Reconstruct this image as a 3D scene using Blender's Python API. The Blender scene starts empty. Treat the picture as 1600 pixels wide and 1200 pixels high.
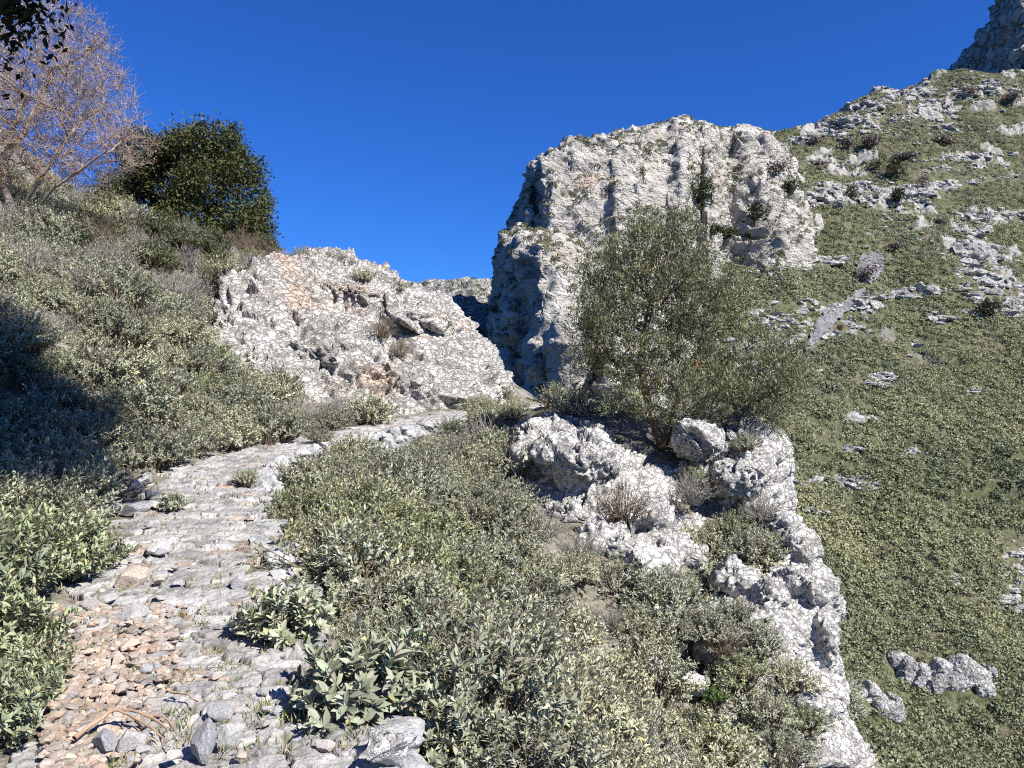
import bpy, math, random
import numpy as np
from math import radians, sin, cos, pi

# ------------------------------------------------------------------ camera, light, exposure
scene = bpy.context.scene
COL = scene.collection
EYE = 1.62
FPX = 1209.0                       # focal length in pixels of the 1600 px wide photograph
cam_d = bpy.data.cameras.new("camera"); cam = bpy.data.objects.new("camera", cam_d); COL.objects.link(cam)
cam.location = (0, 0, EYE); cam.rotation_euler = (radians(90), 0, 0)
cam_d.sensor_width = 36; cam_d.lens = 36 * FPX / 1600
cam_d.clip_start = 0.05; cam_d.clip_end = 5000
scene.camera = cam

SUN = np.array([0.56, -0.43, 0.71]); SUN /= np.linalg.norm(SUN)
sun_el = math.asin(SUN[2]); sun_az = math.atan2(SUN[0], SUN[1])
world = bpy.data.worlds.new("World"); scene.world = world; world.use_nodes = True
wn, wl = world.node_tree.nodes, world.node_tree.links
bg = wn["Background"]
sky = wn.new("ShaderNodeTexSky"); sky.sky_type = 'NISHITA'; sky.sun_disc = False
sky.sun_elevation = sun_el; sky.sun_rotation = sun_az
sky.altitude = 400; sky.air_density = 1.0; sky.dust_density = 0.15; sky.ozone_density = 3.0
hs = wn.new("ShaderNodeMix"); hs.data_type = 'RGBA'; hs.blend_type = 'MULTIPLY'; hs.inputs[0].default_value = 1.0; hs.inputs[7].default_value = (0.19, 0.56, 1.30, 1)
wl.new(sky.outputs[0], hs.inputs[6]); wl.new(hs.outputs[2], bg.inputs[0])
bg.inputs[1].default_value = 0.057
sl = bpy.data.lights.new("sun", 'SUN'); sun = bpy.data.objects.new("sun", sl); COL.objects.link(sun)
sl.energy = 5.0; sl.angle = radians(0.5); sl.color = (1.0, 0.955, 0.89)
sun.rotation_euler = (pi / 2 - sun_el, 0, math.atan2(SUN[0], -SUN[1]))
scene.view_settings.view_transform = 'Standard'; scene.view_settings.look = 'None'
scene.view_settings.exposure = 1.0; scene.view_settings.gamma = 1.0
scene.cycles.max_bounces = 5; scene.cycles.diffuse_bounces = 3; scene.cycles.glossy_bounces = 1
scene.cycles.transmission_bounces = 2; scene.cycles.use_denoising = False; scene.cycles.filter_width = 1.1

RNG = np.random.default_rng(7)

# ------------------------------------------------------------------ helpers: points, noise, meshes
def W(px, py, d):
    """photo pixel + depth along the view -> world point"""
    return np.array([(px - 800) / FPX * d, d, EYE - (py - 600) / FPX * d])

def to_px(p):
    p = np.asarray(p, float); y = np.maximum(p[..., 1], 1e-3)
    return 800 + p[..., 0] / y * FPX, 600 - (p[..., 2] - EYE) / y * FPX

def hsh(ix, iy, iz, seed=0):
    h = (ix.astype(np.int64) * 374761393 + iy.astype(np.int64) * 668265263 + iz.astype(np.int64) * 2147483647 + seed * 974634777) & 0xFFFFFFFF
    h = ((h ^ (h >> 13)) * 1274126177) & 0xFFFFFFFF
    h = ((h ^ (h >> 16)) * 2246822519) & 0xFFFFFFFF
    return h ^ (h >> 15)

G12 = np.array([[1,1,0],[-1,1,0],[1,-1,0],[-1,-1,0],[1,0,1],[-1,0,1],[1,0,-1],[-1,0,-1],[0,1,1],[0,-1,1],[0,1,-1],[0,-1,-1],[1,1,0],[-1,1,0],[0,-1,1],[0,-1,-1]], float)
def perlin(P, seed=0):
    i = np.floor(P).astype(np.int64); f = P - i
    u = f * f * f * (f * (f * 6 - 15) + 10)
    out = np.zeros(len(P))
    for dx in (0, 1):
        wx = u[:, 0] if dx else 1 - u[:, 0]
        for dy in (0, 1):
            wy = u[:, 1] if dy else 1 - u[:, 1]
            for dz in (0, 1):
                wz = u[:, 2] if dz else 1 - u[:, 2]
                g = G12[hsh(i[:, 0] + dx, i[:, 1] + dy, i[:, 2] + dz, seed) & 15]
                out += wx * wy * wz * (g[:, 0] * (f[:, 0] - dx) + g[:, 1] * (f[:, 1] - dy) + g[:, 2] * (f[:, 2] - dz))
    return out
def fbm(P, octv=4, seed=0, gain=.5, lac=2.03):
    a, s = 1., np.zeros(len(P))
    for k in range(octv):
        s += a * perlin(P, seed + k); P = P * lac + 3.7; a *= gain
    return s
def ridged(P, octv=4, seed=0, gain=.5):
    a, s = 1., np.zeros(len(P))
    for k in range(octv):
        s += a * (1 - 2 * np.abs(perlin(P, seed + k))); P = P * 2.1 + 1.3; a *= gain
    return s
def worley(P, seed=0):
    i = np.floor(P).astype(np.int64)
    f1 = np.full(len(P), 9.); f2 = f1.copy(); cid = np.zeros(len(P), np.int64)
    for dx in (-1, 0, 1):
        for dy in (-1, 0, 1):
            for dz in (-1, 0, 1):
                a, b, c = i[:, 0] + dx, i[:, 1] + dy, i[:, 2] + dz
                h = hsh(a, b, c, seed)
                q = np.stack([a + (h & 1023) / 1023., b + ((h >> 10) & 1023) / 1023., c + ((h >> 20) & 1023) / 1023.], 1)
                d = np.linalg.norm(P - q, axis=1)
                n = d < f1
                f2 = np.where(n, f1, np.minimum(f2, d)); cid = np.where(n, h, cid); f1 = np.where(n, d, f1)
    return f1, f2, cid
def facets(P, seed=0):
    """broken faces: every cell of the rock gets its own tilted plane; also the distance to the joints"""
    i = np.floor(P).astype(np.int64); f1 = np.full(len(P), 9.); f2 = f1.copy(); cid = np.zeros(len(P), np.int64); off = np.zeros_like(P)
    for dx in (-1, 0, 1):
        for dy in (-1, 0, 1):
            for dz in (-1, 0, 1):
                a, b, c = i[:, 0] + dx, i[:, 1] + dy, i[:, 2] + dz; h = hsh(a, b, c, seed)
                q = P - np.stack([a + (h & 1023) / 1023., b + ((h >> 10) & 1023) / 1023., c + ((h >> 20) & 1023) / 1023.], 1)
                d = np.linalg.norm(q, axis=1); n = d < f1
                f2 = np.where(n, f1, np.minimum(f2, d)); cid = np.where(n, h, cid); off = np.where(n[:, None], q, off); f1 = np.where(n, d, f1)
    k = hsh(cid, cid >> 7, cid >> 13, seed + 9); g = np.stack([((k >> s_) & 255) / 127.5 - 1 for s_ in (2, 11, 20)], 1)
    return (off * g).sum(1) * 1.1 + .35 * (((k >> 5) & 255) / 255. - .5), f2 - f1
def sstep(a, b, x):
    t = np.clip((x - a) / (b - a), 0, 1); return t * t * (3 - 2 * t)

def new_mesh(name, V, F, mat=None, tint=None, smooth=True):
    V = np.ascontiguousarray(V, np.float32); me = bpy.data.meshes.new(name)
    if isinstance(F, (list, tuple)): groups = [np.asarray(f, np.int32) for f in F if len(f)]
    else: groups = [np.asarray(F, np.int32)]
    loops = np.concatenate([g.ravel() for g in groups]); tot = np.concatenate([np.full(len(g), g.shape[1], np.int32) for g in groups])
    st = np.concatenate([[0], np.cumsum(tot)[:-1]]).astype(np.int32)
    me.vertices.add(len(V)); me.vertices.foreach_set("co", V.ravel())
    me.loops.add(len(loops)); me.loops.foreach_set("vertex_index", loops.astype(np.int32))
    me.polygons.add(len(tot)); me.polygons.foreach_set("loop_start", st)
    me.polygons.foreach_set("use_smooth", np.full(len(tot), smooth))
    if tint is not None:
        a = me.attributes.new("tint", 'FLOAT_COLOR', 'POINT')
        t = np.ones((len(V), 4), np.float32); t[:, :3] = tint; a.data.foreach_set("color", t.ravel())
    me.update(); me.validate()
    if mat: me.materials.append(mat)
    return me
def link(name, data, parent=None, loc=None, rot=None, scl=None):
    o = bpy.data.objects.new(name, data); COL.objects.link(o)
    if parent: o.parent = parent
    if loc is not None: o.location = [float(v) for v in loc]
    if rot is not None: o.rotation_euler = rot
    if scl is not None: o.scale = scl
    return o
def tag(o, label=None, cat=None, group=None, kind=None):
    if label: o["label"] = label
    if cat: o["category"] = cat
    if group: o["group"] = group
    if kind: o["kind"] = kind
    return o
def grid_faces(n, m):
    a = (np.arange(n - 1)[:, None] * m + np.arange(m - 1)[None, :]).ravel()
    return np.stack([a, a + 1, a + m + 1, a + m], 1)
def merge(parts):
    """[(V, F, tint?)...] -> one V, F, tint (all faces the same width)"""
    Vs, Fs, Ts, o = [], [], [], 0
    for p in parts:
        Vs.append(p[0]); Fs.append(p[1] + o); o += len(p[0])
        if len(p) > 2: Ts.append(p[2])
    return np.concatenate(Vs), np.concatenate(Fs), (np.concatenate(Ts) if Ts else None)
def unit(v): return v / np.maximum(np.linalg.norm(v, axis=-1, keepdims=True), 1e-9)
def tps_fit(X, z, reg=1e-3):
    n = len(X); r = np.linalg.norm(X[:, None] - X[None], axis=2)
    K = np.where(r > 0, r * r * np.log(r + 1e-12), 0) + reg * np.eye(n)
    Pm = np.c_[np.ones(n), X]; A = np.block([[K, Pm], [Pm.T, np.zeros((3, 3))]])
    return X, np.linalg.solve(A, np.r_[z, 0, 0, 0])
def tps_eval(fit, Q):
    X, w = fit; out = np.empty(len(Q)); n = len(X)
    for a in range(0, len(Q), 60000):
        q = Q[a:a + 60000]; r2 = ((q[:, None] - X[None]) ** 2).sum(2)
        out[a:a + 60000] = (.5 * r2 * np.log(r2 + 1e-12)) @ w[:n] + w[n] + q @ w[n + 1:]
    return out

# ------------------------------------------------------------------ materials
def M(name):
    m = bpy.data.materials.new(name); m.use_nodes = True
    nt = m.node_tree; return m, nt.nodes, nt.links, nt.nodes["Principled BSDF"]
def N(nodes, t, **kw):
    n = nodes.new(t)
    for k, v in kw.items():
        if k in n.inputs: n.inputs[k].default_value = v
        else: setattr(n, k, v)
    return n
def ramp(nodes, stops):
    r = nodes.new("ShaderNodeValToRGB"); e = r.color_ramp.elements
    while len(e) < len(stops): e.new(.5)
    for el, (p, c) in zip(e, stops):
        el.position = p; el.color = (*c, 1) if not isinstance(c, (int, float)) else (c, c, c, 1)
    return r
def mixc(nodes, links, fac, a, b, mode='MIX'):
    n = nodes.new("ShaderNodeMix"); n.data_type = 'RGBA'; n.blend_type = mode
    for s, v in ((n.inputs[0], fac), (n.inputs[6], a), (n.inputs[7], b)):
        if isinstance(v, (int, float)): s.default_value = v
        elif isinstance(v, tuple): s.default_value = (*v, 1)
        else: links.new(v, s)
    return n.outputs[2]

def rock_mat(name, sc, lo=(.40, .385, .36), hi=(.74, .72, .675), stain=(.50, .33, .22), stain_pos=.62, crack=.25, bump=.6, coords='pos', spec=.5, tint=False, squash=(1, 1, 1.1), veg=None, line=.62):
    m, n, l, b = M(name)
    if coords == 'pos': src = N(n, "ShaderNodeNewGeometry").outputs["Position"]
    else: src = N(n, "ShaderNodeTexCoord").outputs["Object"]
    mp = N(n, "ShaderNodeMapping"); mp.inputs["Scale"].default_value = squash; mp.inputs["Rotation"].default_value = (.15, .3, 0)
    l.new(src, mp.inputs[0]); v = mp.outputs[0]
    n1 = N(n, "ShaderNodeTexNoise", Scale=sc, Detail=9., Roughness=.66); l.new(v, n1.inputs["Vector"])
    r1 = ramp(n, [(.34, lo), (.5, tuple((a + c) / 2 for a, c in zip(lo, hi))), (.64, hi)]); l.new(n1.outputs[0], r1.inputs[0])
    n2 = N(n, "ShaderNodeTexNoise", Scale=sc * .32, Detail=5., Roughness=.6); l.new(v, n2.inputs["Vector"])
    r2 = ramp(n, [(stain_pos, 0), (stain_pos + .12, .75)]); l.new(n2.outputs["Fac"], r2.inputs[0])
    c = mixc(n, l, r2.outputs[0], r1.outputs[0], stain)
    # dark lichen specks, plus crack shade painted into the colour as thin lines
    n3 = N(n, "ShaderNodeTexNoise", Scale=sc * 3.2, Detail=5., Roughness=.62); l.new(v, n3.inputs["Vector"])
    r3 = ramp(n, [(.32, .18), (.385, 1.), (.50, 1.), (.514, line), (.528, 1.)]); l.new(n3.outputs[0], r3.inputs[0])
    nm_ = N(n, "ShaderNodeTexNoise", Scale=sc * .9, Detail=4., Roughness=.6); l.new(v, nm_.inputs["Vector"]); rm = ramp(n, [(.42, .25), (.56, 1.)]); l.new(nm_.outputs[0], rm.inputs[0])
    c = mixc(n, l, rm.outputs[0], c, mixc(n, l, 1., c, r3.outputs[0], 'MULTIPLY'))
    if tint:
        at = N(n, "ShaderNodeAttribute", attribute_name="tint"); c = mixc(n, l, 1., c, at.outputs["Color"], 'MULTIPLY')
    if coords != 'pos':
        oi = N(n, "ShaderNodeObjectInfo"); rr = ramp(n, [(0, (.72, .73, .76)), (.5, (.95, .94, .92)), (.85, (1.1, 1.02, .95)), (1, (1.0, .82, .68))])
        l.new(oi.outputs["Random"], rr.inputs[0]); c = mixc(n, l, 1., c, rr.outputs[0], 'MULTIPLY')
    # warped cracks
    nw = N(n, "ShaderNodeTexNoise", Scale=sc * 1.3, Detail=6., Roughness=.65); l.new(v, nw.inputs["Vector"])
    wn_ = mixc(n, l, 1. / sc, v, nw.outputs["Color"], 'ADD')
    vo = N(n, "ShaderNodeTexVoronoi", feature='DISTANCE_TO_EDGE', Scale=sc * .9); l.new(wn_, vo.inputs["Vector"])
    rc = ramp(n, [(0., 0.), (.10, 1.)]); l.new(vo.outputs["Distance"], rc.inputs[0])
    vo.inputs["Scale"].default_value = sc * 2.7
    if veg is not None:           # plants and moss growing in the ledges of a far face
        nv = N(n, "ShaderNodeTexNoise", Scale=sc * veg[1], Detail=7., Roughness=.62); l.new(src, nv.inputs["Vector"])
        rv = ramp(n, [(veg[0], 0), (veg[0] + .05, 1)]); l.new(nv.outputs["Fac"], rv.inputs[0])
        c = mixc(n, l, rv.outputs[0], c, veg[2])
    l.new(c, b.inputs["Base Color"])
    add = N(n, "ShaderNodeMath", operation='MULTIPLY_ADD'); l.new(rc.outputs[0], add.inputs[0]); add.inputs[1].default_value = crack
    n4 = N(n, "ShaderNodeTexNoise", Scale=sc * 2.0, Detail=7., Roughness=.62); l.new(v, n4.inputs["Vector"]); l.new(n4.outputs[0], add.inputs[2])
    bp = N(n, "ShaderNodeBump", Strength=bump, Distance=.55 / sc); l.new(add.outputs[0], bp.inputs["Height"]); l.new(bp.outputs[0], b.inputs["Normal"])
    b.inputs["Roughness"].default_value = .9; b.inputs["Specular IOR Level"].default_value = spec * .4
    return m

def leaf_mat(name, trans=.25, rough=.55, spec=.35, back=1.0, var=.5):
    m, n, l, b = M(name)
    at = N(n, "ShaderNodeAttribute", attribute_name="tint")
    oi = N(n, "ShaderNodeObjectInfo")
    rr = ramp(n, [(0, (1 - .3 * var, 1 - .3 * var, 1 - .3 * var)), (.5, (1, 1, 1)), (1, (1 + .25 * var, 1 + .2 * var, 1 + .1 * var))])
    l.new(oi.outputs["Random"], rr.inputs[0])
    c = mixc(n, l, 1., at.outputs["Color"], rr.outputs[0], 'MULTIPLY')
    if back != 1.0:
        ge = N(n, "ShaderNodeNewGeometry"); c2 = mixc(n, l, 1., c, (back, back, back), 'MULTIPLY'); c = mixc(n, l, ge.outputs["Backfacing"], c, c2)
    l.new(c, b.inputs["Base Color"]); b.inputs["Roughness"].default_value = rough; b.inputs["Specular IOR Level"].default_value = spec
    tr = N(n, "ShaderNodeBsdfTranslucent"); l.new(c, tr.inputs[0])
    mx = N(n, "ShaderNodeMixShader", Fac=trans); mx.inputs[0].default_value = trans
    l.new(b.outputs[0], mx.inputs[1]); l.new(tr.outputs[0], mx.inputs[2]); l.new(mx.outputs[0], n["Material Output"].inputs[0])
    return m

def bark_mat(name, a, c2, sc=6, lich=None):
    m, n, l, b = M(name)
    src = N(n, "ShaderNodeTexCoord").outputs["Object"]
    n1 = N(n, "ShaderNodeTexNoise", Scale=sc, Detail=8., Roughness=.7); l.new(src, n1.inputs["Vector"])
    r = ramp(n, [(.35, a), (.65, c2)]); l.new(n1.outputs[0], r.inputs[0]); c = r.outputs[0]
    if lich:
        n2 = N(n, "ShaderNodeTexNoise", Scale=1.7, Detail=6., Roughness=.7); l.new(src, n2.inputs["Vector"])
        r2 = ramp(n, [(.52, 0), (.60, .9)]); l.new(n2.outputs[0], r2.inputs[0]); c = mixc(n, l, r2.outputs[0], c, lich)
    l.new(c, b.inputs["Base Color"]); b.inputs["Roughness"].default_value = .9; b.inputs["Specular IOR Level"].default_value = .1
    bp = N(n, "ShaderNodeBump", Strength=.7, Distance=.02); l.new(n1.outputs[0], bp.inputs["Height"]); l.new(bp.outputs[0], b.inputs["Normal"])
    return m

def soil_mat(name, cols, sc, speck=.5, bump=.6, far=False):
    m, n, l, b = M(name)
    src = N(n, "ShaderNodeNewGeometry").outputs["Position"]
    n1 = N(n, "ShaderNodeTexNoise", Scale=sc, Detail=9., Roughness=.7); l.new(src, n1.inputs["Vector"])
    st = [(.30 + .4 * k / (len(cols) - 1), c) for k, c in enumerate(cols)]
    r = ramp(n, st); l.new(n1.outputs[0], r.inputs[0]); c = r.outputs[0]
    n2 = N(n, "ShaderNodeTexNoise", Scale=sc * 14, Detail=5., Roughness=.7); l.new(src, n2.inputs["Vector"])
    r2 = ramp(n, [(.36, speck), (.6, 1.15)]); l.new(n2.outputs[0], r2.inputs[0]); c = mixc(n, l, 1., c, r2.outputs[0], 'MULTIPLY')
    if far:                                     # bare limestone beds
        at = N(n, "ShaderNodeAttribute", attribute_name="tint"); nr_ = N(n, "ShaderNodeTexNoise", Scale=.9, Detail=9., Roughness=.72); l.new(src, nr_.inputs["Vector"])
        rr = ramp(n, [(.40, (.06, .06, .045)), (.47, (.26, .25, .23)), (.66, (.42, .41, .38))]); l.new(nr_.outputs[0], rr.inputs[0]); c = mixc(n, l, at.outputs["Fac"], c, rr.outputs[0])
    l.new(c, b.inputs["Base Color"]); b.inputs["Roughness"].default_value = .95; b.inputs["Specular IOR Level"].default_value = .1
    bp = N(n, "ShaderNodeBump", Strength=bump, Distance=.5 / sc / 6); l.new(n2.outputs[0], bp.inputs["Height"]); l.new(bp.outputs[0], b.inputs["Normal"])
    return m

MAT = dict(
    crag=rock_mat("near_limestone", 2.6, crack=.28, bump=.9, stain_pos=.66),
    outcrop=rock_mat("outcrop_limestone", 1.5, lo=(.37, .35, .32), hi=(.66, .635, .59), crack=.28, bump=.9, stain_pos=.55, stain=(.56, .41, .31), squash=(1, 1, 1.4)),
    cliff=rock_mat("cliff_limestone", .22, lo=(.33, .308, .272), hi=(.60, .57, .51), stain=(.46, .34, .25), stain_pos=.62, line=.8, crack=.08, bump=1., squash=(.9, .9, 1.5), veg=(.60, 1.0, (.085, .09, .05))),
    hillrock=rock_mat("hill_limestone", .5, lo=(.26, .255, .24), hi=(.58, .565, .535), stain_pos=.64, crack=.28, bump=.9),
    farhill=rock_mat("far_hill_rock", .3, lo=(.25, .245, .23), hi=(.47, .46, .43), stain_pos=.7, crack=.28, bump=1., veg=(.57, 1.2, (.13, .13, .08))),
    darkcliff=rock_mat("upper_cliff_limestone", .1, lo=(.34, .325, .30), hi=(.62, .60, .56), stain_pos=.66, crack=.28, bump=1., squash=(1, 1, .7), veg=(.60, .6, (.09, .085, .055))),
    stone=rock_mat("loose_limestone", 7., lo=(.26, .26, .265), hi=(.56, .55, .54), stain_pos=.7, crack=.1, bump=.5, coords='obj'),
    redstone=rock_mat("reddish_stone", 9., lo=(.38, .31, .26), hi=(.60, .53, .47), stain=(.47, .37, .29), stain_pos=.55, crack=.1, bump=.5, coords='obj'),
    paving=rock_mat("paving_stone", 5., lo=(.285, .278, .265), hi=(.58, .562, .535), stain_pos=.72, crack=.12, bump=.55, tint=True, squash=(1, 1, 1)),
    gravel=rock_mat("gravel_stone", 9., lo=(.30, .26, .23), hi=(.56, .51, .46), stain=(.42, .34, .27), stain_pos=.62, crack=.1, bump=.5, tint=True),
    soil=soil_mat("slope_soil", [(.085, .08, .05), (.15, .135, .095), (.27, .25, .215), (.12, .115, .07)], 1.1),
    hill=soil_mat("hillside_turf", [(.075, .085, .042), (.10, .11, .056), (.14, .132, .085), (.085, .095, .048)], .09, speck=.45, far=True),
    scree=soil_mat("scree_gravel", [(.10, .098, .10), (.17, .165, .17), (.23, .225, .23), (.15, .145, .145)], .14, speck=.4, bump=.8),
    sage=leaf_mat("sage_leaf", trans=.2, back=1.12, var=1.1),
    leaf=leaf_mat("dark_leaf", trans=.12, rough=.6, spec=.2, var=.2),
    olive=leaf_mat("olive_leaf", trans=.18, rough=.5, back=1.5, var=.1),
    farleaf=leaf_mat("hill_shrub_leaf", trans=.2, var=.6),
    stem=bark_mat("shrub_stem", (.10, .075, .05), (.24, .19, .14), 12),
    grey_twig=bark_mat("grey_twig", (.17, .155, .135), (.33, .305, .275), 10),
    pale_bark=bark_mat("pale_bark", (.16, .12, .10), (.34, .28, .24), 5, lich=(.36, .19, .06)),
    twig_pink=bark_mat("dry_twig", (.22, .17, .14), (.40, .32, .28), 8),
    olive_bark=bark_mat("olive_bark", (.05, .04, .032), (.15, .125, .10), 7, lich=(.15, .08, .03)),
    dark_bark=bark_mat("dark_bark", (.04, .032, .025), (.11, .09, .07), 7),
    branch=bark_mat("dead_branch_bark", (.22, .145, .095), (.38, .27, .19), 9),
)

# ------------------------------------------------------------------ the path line and the near ground
PATH = np.array([(1.2, -3, -.16), (-.1, 1, -.02), (-1.15, 3.2, 0), (-1.75, 4.5, .02), (-2.6, 6.4, .08), (-3.68, 9.2, .17), (-4.25, 11, .32),
                 (-4.1, 13.2, .46), (-3.15, 15.6, .62), (-1.8, 18.6, .80), (-.4, 21.4, .95), (1.4, 23.6, 1.02), (4., 25., 1.)])
def catmull(P, n=40):
    out = []
    Q = np.vstack([2 * P[0] - P[1], P, 2 * P[-1] - P[-2]])
    for i in range(1, len(Q) - 2):
        p0, p1, p2, p3 = Q[i - 1:i + 3]
        for t in np.linspace(0, 1, n, endpoint=False):
            out.append(.5 * ((2 * p1) + (p2 - p0) * t + (2 * p0 - 5 * p1 + 4 * p2 - p3) * t * t + (3 * p1 - p0 - 3 * p2 + p3) * t ** 3))
    out.append(P[-1]); return np.array(out)
PC = catmull(PATH)
PT = unit(np.gradient(PC[:, :2], axis=0)); PN = np.c_[PT[:, 1], -PT[:, 0]]      # PN points to the right of travel
PS = np.r_[0, np.cumsum(np.linalg.norm(np.diff(PC[:, :2], axis=0), axis=1))]
def path_sd(Q):
    """index of the nearest path sample and signed distance (right positive)"""
    idx = np.empty(len(Q), int); sd = np.empty(len(Q)); C = PC[::3]
    for a in range(0, len(Q), 40000):
        q = Q[a:a + 40000]; d2 = ((q[:, None] - C[None, :, :2]) ** 2).sum(2); k = d2.argmin(1) * 3
        k = np.minimum(k, len(PC) - 1); v = q - PC[k, :2]
        sd[a:a + 40000] = np.sign((v * PN[k]).sum(1)) * np.sqrt(d2.min(1)); idx[a:a + 40000] = k
    return idx, sd

CTRL = [W(*c) for c in [
    # bank on the left
    (0, 350, 20), (-200, 330, 18), (200, 385, 22), (110, 360, 21), (420, 410, 26), (300, 410, 23), (0, 510, 13), (150, 480, 15.5), (250, 520, 16), (200, 600, 13.6), (320, 620, 16.), (440, 640, 18.2), (100, 720, 10.6), (-150, 760, 8.2), (-400, 600, 8), (0, 840, 7.6), (-300, 900, 4.6), (60, 1000, 4.7), (-200, 1150, 3.3),
    (345, 575, 18.9), (390, 600, 19.2), (365, 500, 23.5), (560, 660, 19.6), (700, 645, 22.2), (480, 440, 28), (600, 480, 28), (700, 530, 28), (780, 600, 27),
    (300, 395, 30), (200, 380, 31), (400, 410, 32), (100, 330, 34), (0, 300, 30), (550, 470, 36), (650, 540, 36), (-300, 200, 22), (300, 430, 45), (0, 330, 48),
    # slope on the right, falling to the edge of the gorge
    (560, 1000, 5.6), (640, 1130, 4.3), (720, 1220, 3.9), (600, 880, 7.9), (700, 1000, 6.9), (640, 800, 10.2), (800, 780, 12.2), (720, 720, 14.4), (820, 690, 16), (840, 640, 19), (880, 640, 17),
    (800, 900, 9.4), (900, 900, 10.3), (800, 1050, 7.6), (900, 1150, 7.3), (1000, 1000, 9.6), (1100, 1150, 8.9), (1000, 1250, 7.4), (1150, 1300, 7.8), (1250, 1330, 8.4),
    (1080, 850, 12.4), (1150, 900, 11.6), (1000, 860, 11.6), (900, 800, 12.4), (1150, 1000, 10.5), (1230, 1080, 10.2), (1290, 1200, 9.9), (1330, 1290, 9.5), (1240, 960, 11.6),
    (1000, 690, 14.6), (1100, 690, 15), (1200, 720, 15), (1180, 700, 17), (1020, 670, 18), (950, 650, 20), (1000, 660, 22),
]]
CTRL += [np.array(c) for c in [
    (5.6, 8.6, -9.5), (6.3, 11.5, -8.5), (6.9, 15, -7.5), (8, 19, -7.), (8, 24, -5.), (12, 10, -15), (14, 16, -15), (14, 24, -14), (20, 12, -26), (24, 22, -27), (20, 4, -25), (8, 4, -11), (5, 2, -5.), (12, -2, -15), (6, -5, -6),
    (2, 1.5, -.9), (2.2, -3, -.9), (3, 3, -2.3), (-3, -1, .6), (-6, 2, 3.), (-9, 5, 4.5), (-12, 0, 7), (-16, 10, 8.5), (-20, 20, 11), (-24, 35, 14), (-6, -5, 2.5),
    (5, 30, -3), (0, 32, 1.5), (-2, 40, 1), (4, 45, -8), (15, 40, -16), (-8, 48, 4.5), (-12, 60, 5), (0, 60, -6), (18, 60, -22), (30, 40, -30)]]
CTRL = np.array(CTRL)
NEAR = tps_fit(CTRL[:, :2], CTRL[:, 2], reg=.02)
def ground(Q, noise=True):
    Q = np.asarray(Q, float); z = tps_eval(NEAR, Q)
    idx, sd = path_sd(Q)
    hw = .86
    dl, dr = np.maximum(-sd - hw, 0), np.maximum(sd - .70, 0)
    wl_ = 1 - sstep(0, 1.5, dl); wr_ = 1 - sstep(.05, 1.1, dr)
    w = np.where(sd < 0, wl_, wr_) * (PC[idx, 1] < 24.5)
    pz = PC[idx, 2] - .07 - np.where(sd > 0, sstep(0, .35, dr) * .35, -dl * .35)
    z = z * (1 - w) + pz * w
    if noise:
        P3 = np.c_[Q, np.zeros(len(Q))]
        z = z + fbm(P3 * 1.1, 4, 11) * .16 * (1 - w * .95) + fbm(P3 * .25, 2, 5) * .3 * (1 - w)
    return z
def near_hit(px, py, dmin=2.5, dmax=40.):
    """where the view ray through a photo pixel meets the near ground"""
    d = np.linspace(dmin, dmax, 700); r = np.array([W(px, py, k) for k in d]); g = ground(r[:, :2])
    k = np.argmax(r[:, 2] < g)
    return r[k] if r[k, 2] < g[k] else None

na, nr = 1000, 430
ang = np.linspace(-1.75, 1.4, na); rad = np.geomspace(.5, 62, nr)
A, R_ = np.meshgrid(ang, rad, indexing='ij')
XY = np.c_[(R_ * np.sin(A)).ravel(), (R_ * np.cos(A)).ravel()]
Z = ground(XY)
tag(link("ground", new_mesh("ground", np.c_[XY, Z], grid_faces(na, nr)[:, ::-1], MAT['soil'])), kind='structure')

# ------------------------------------------------------------------ the far hillside
HCX = 0
HC = np.array([W(*c) for c in [
    (1600, 1200, 90), (1300, 1200, 80), (1450, 1200, 84), (1900, 1200, 100), (1250, 1000, 97), (1600, 1000, 106), (1250, 800, 116), (1600, 800, 126), (1900, 800, 135), (1250, 650, 134), (1600, 650, 144), (1450, 560, 158),
    (1280, 560, 148), (1600, 560, 160), (1150, 560, 138), (1150, 430, 165), (1300, 430, 172), (1600, 430, 184), (1270, 330, 190), (1450, 300, 206), (1600, 300, 212), (1900, 300, 225),
    (1230, 218, 238), (1350, 162, 252), (1480, 128, 266), (1600, 118, 276), (1900, 60, 300), (1230, 250, 262), (1350, 195, 280), (1480, 160, 300), (1600, 150, 310),
    (1050, 620, 122), (1000, 760, 104), (1000, 1000, 88), (900, 650, 112), (800, 660, 120), (700, 660, 165), (600, 700, 170), (650, 690, 220), (760, 650, 170), (780, 640, 220), (1000, 1300, 70), (1600, 1400, 78), (1300, 1500, 66), (850, 1300, 70),
    (1100, 300, 215), (1000, 330, 230), (1000, 380, 190)]] + [np.array(c) for c in [(20, 44, -44), (60, 44, -46), (0, 60, -36), (100, 50, -46), (-30, 80, -25)]])
FAR = tps_fit(HC[:, :2], HC[:, 2], reg=1.)
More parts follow.
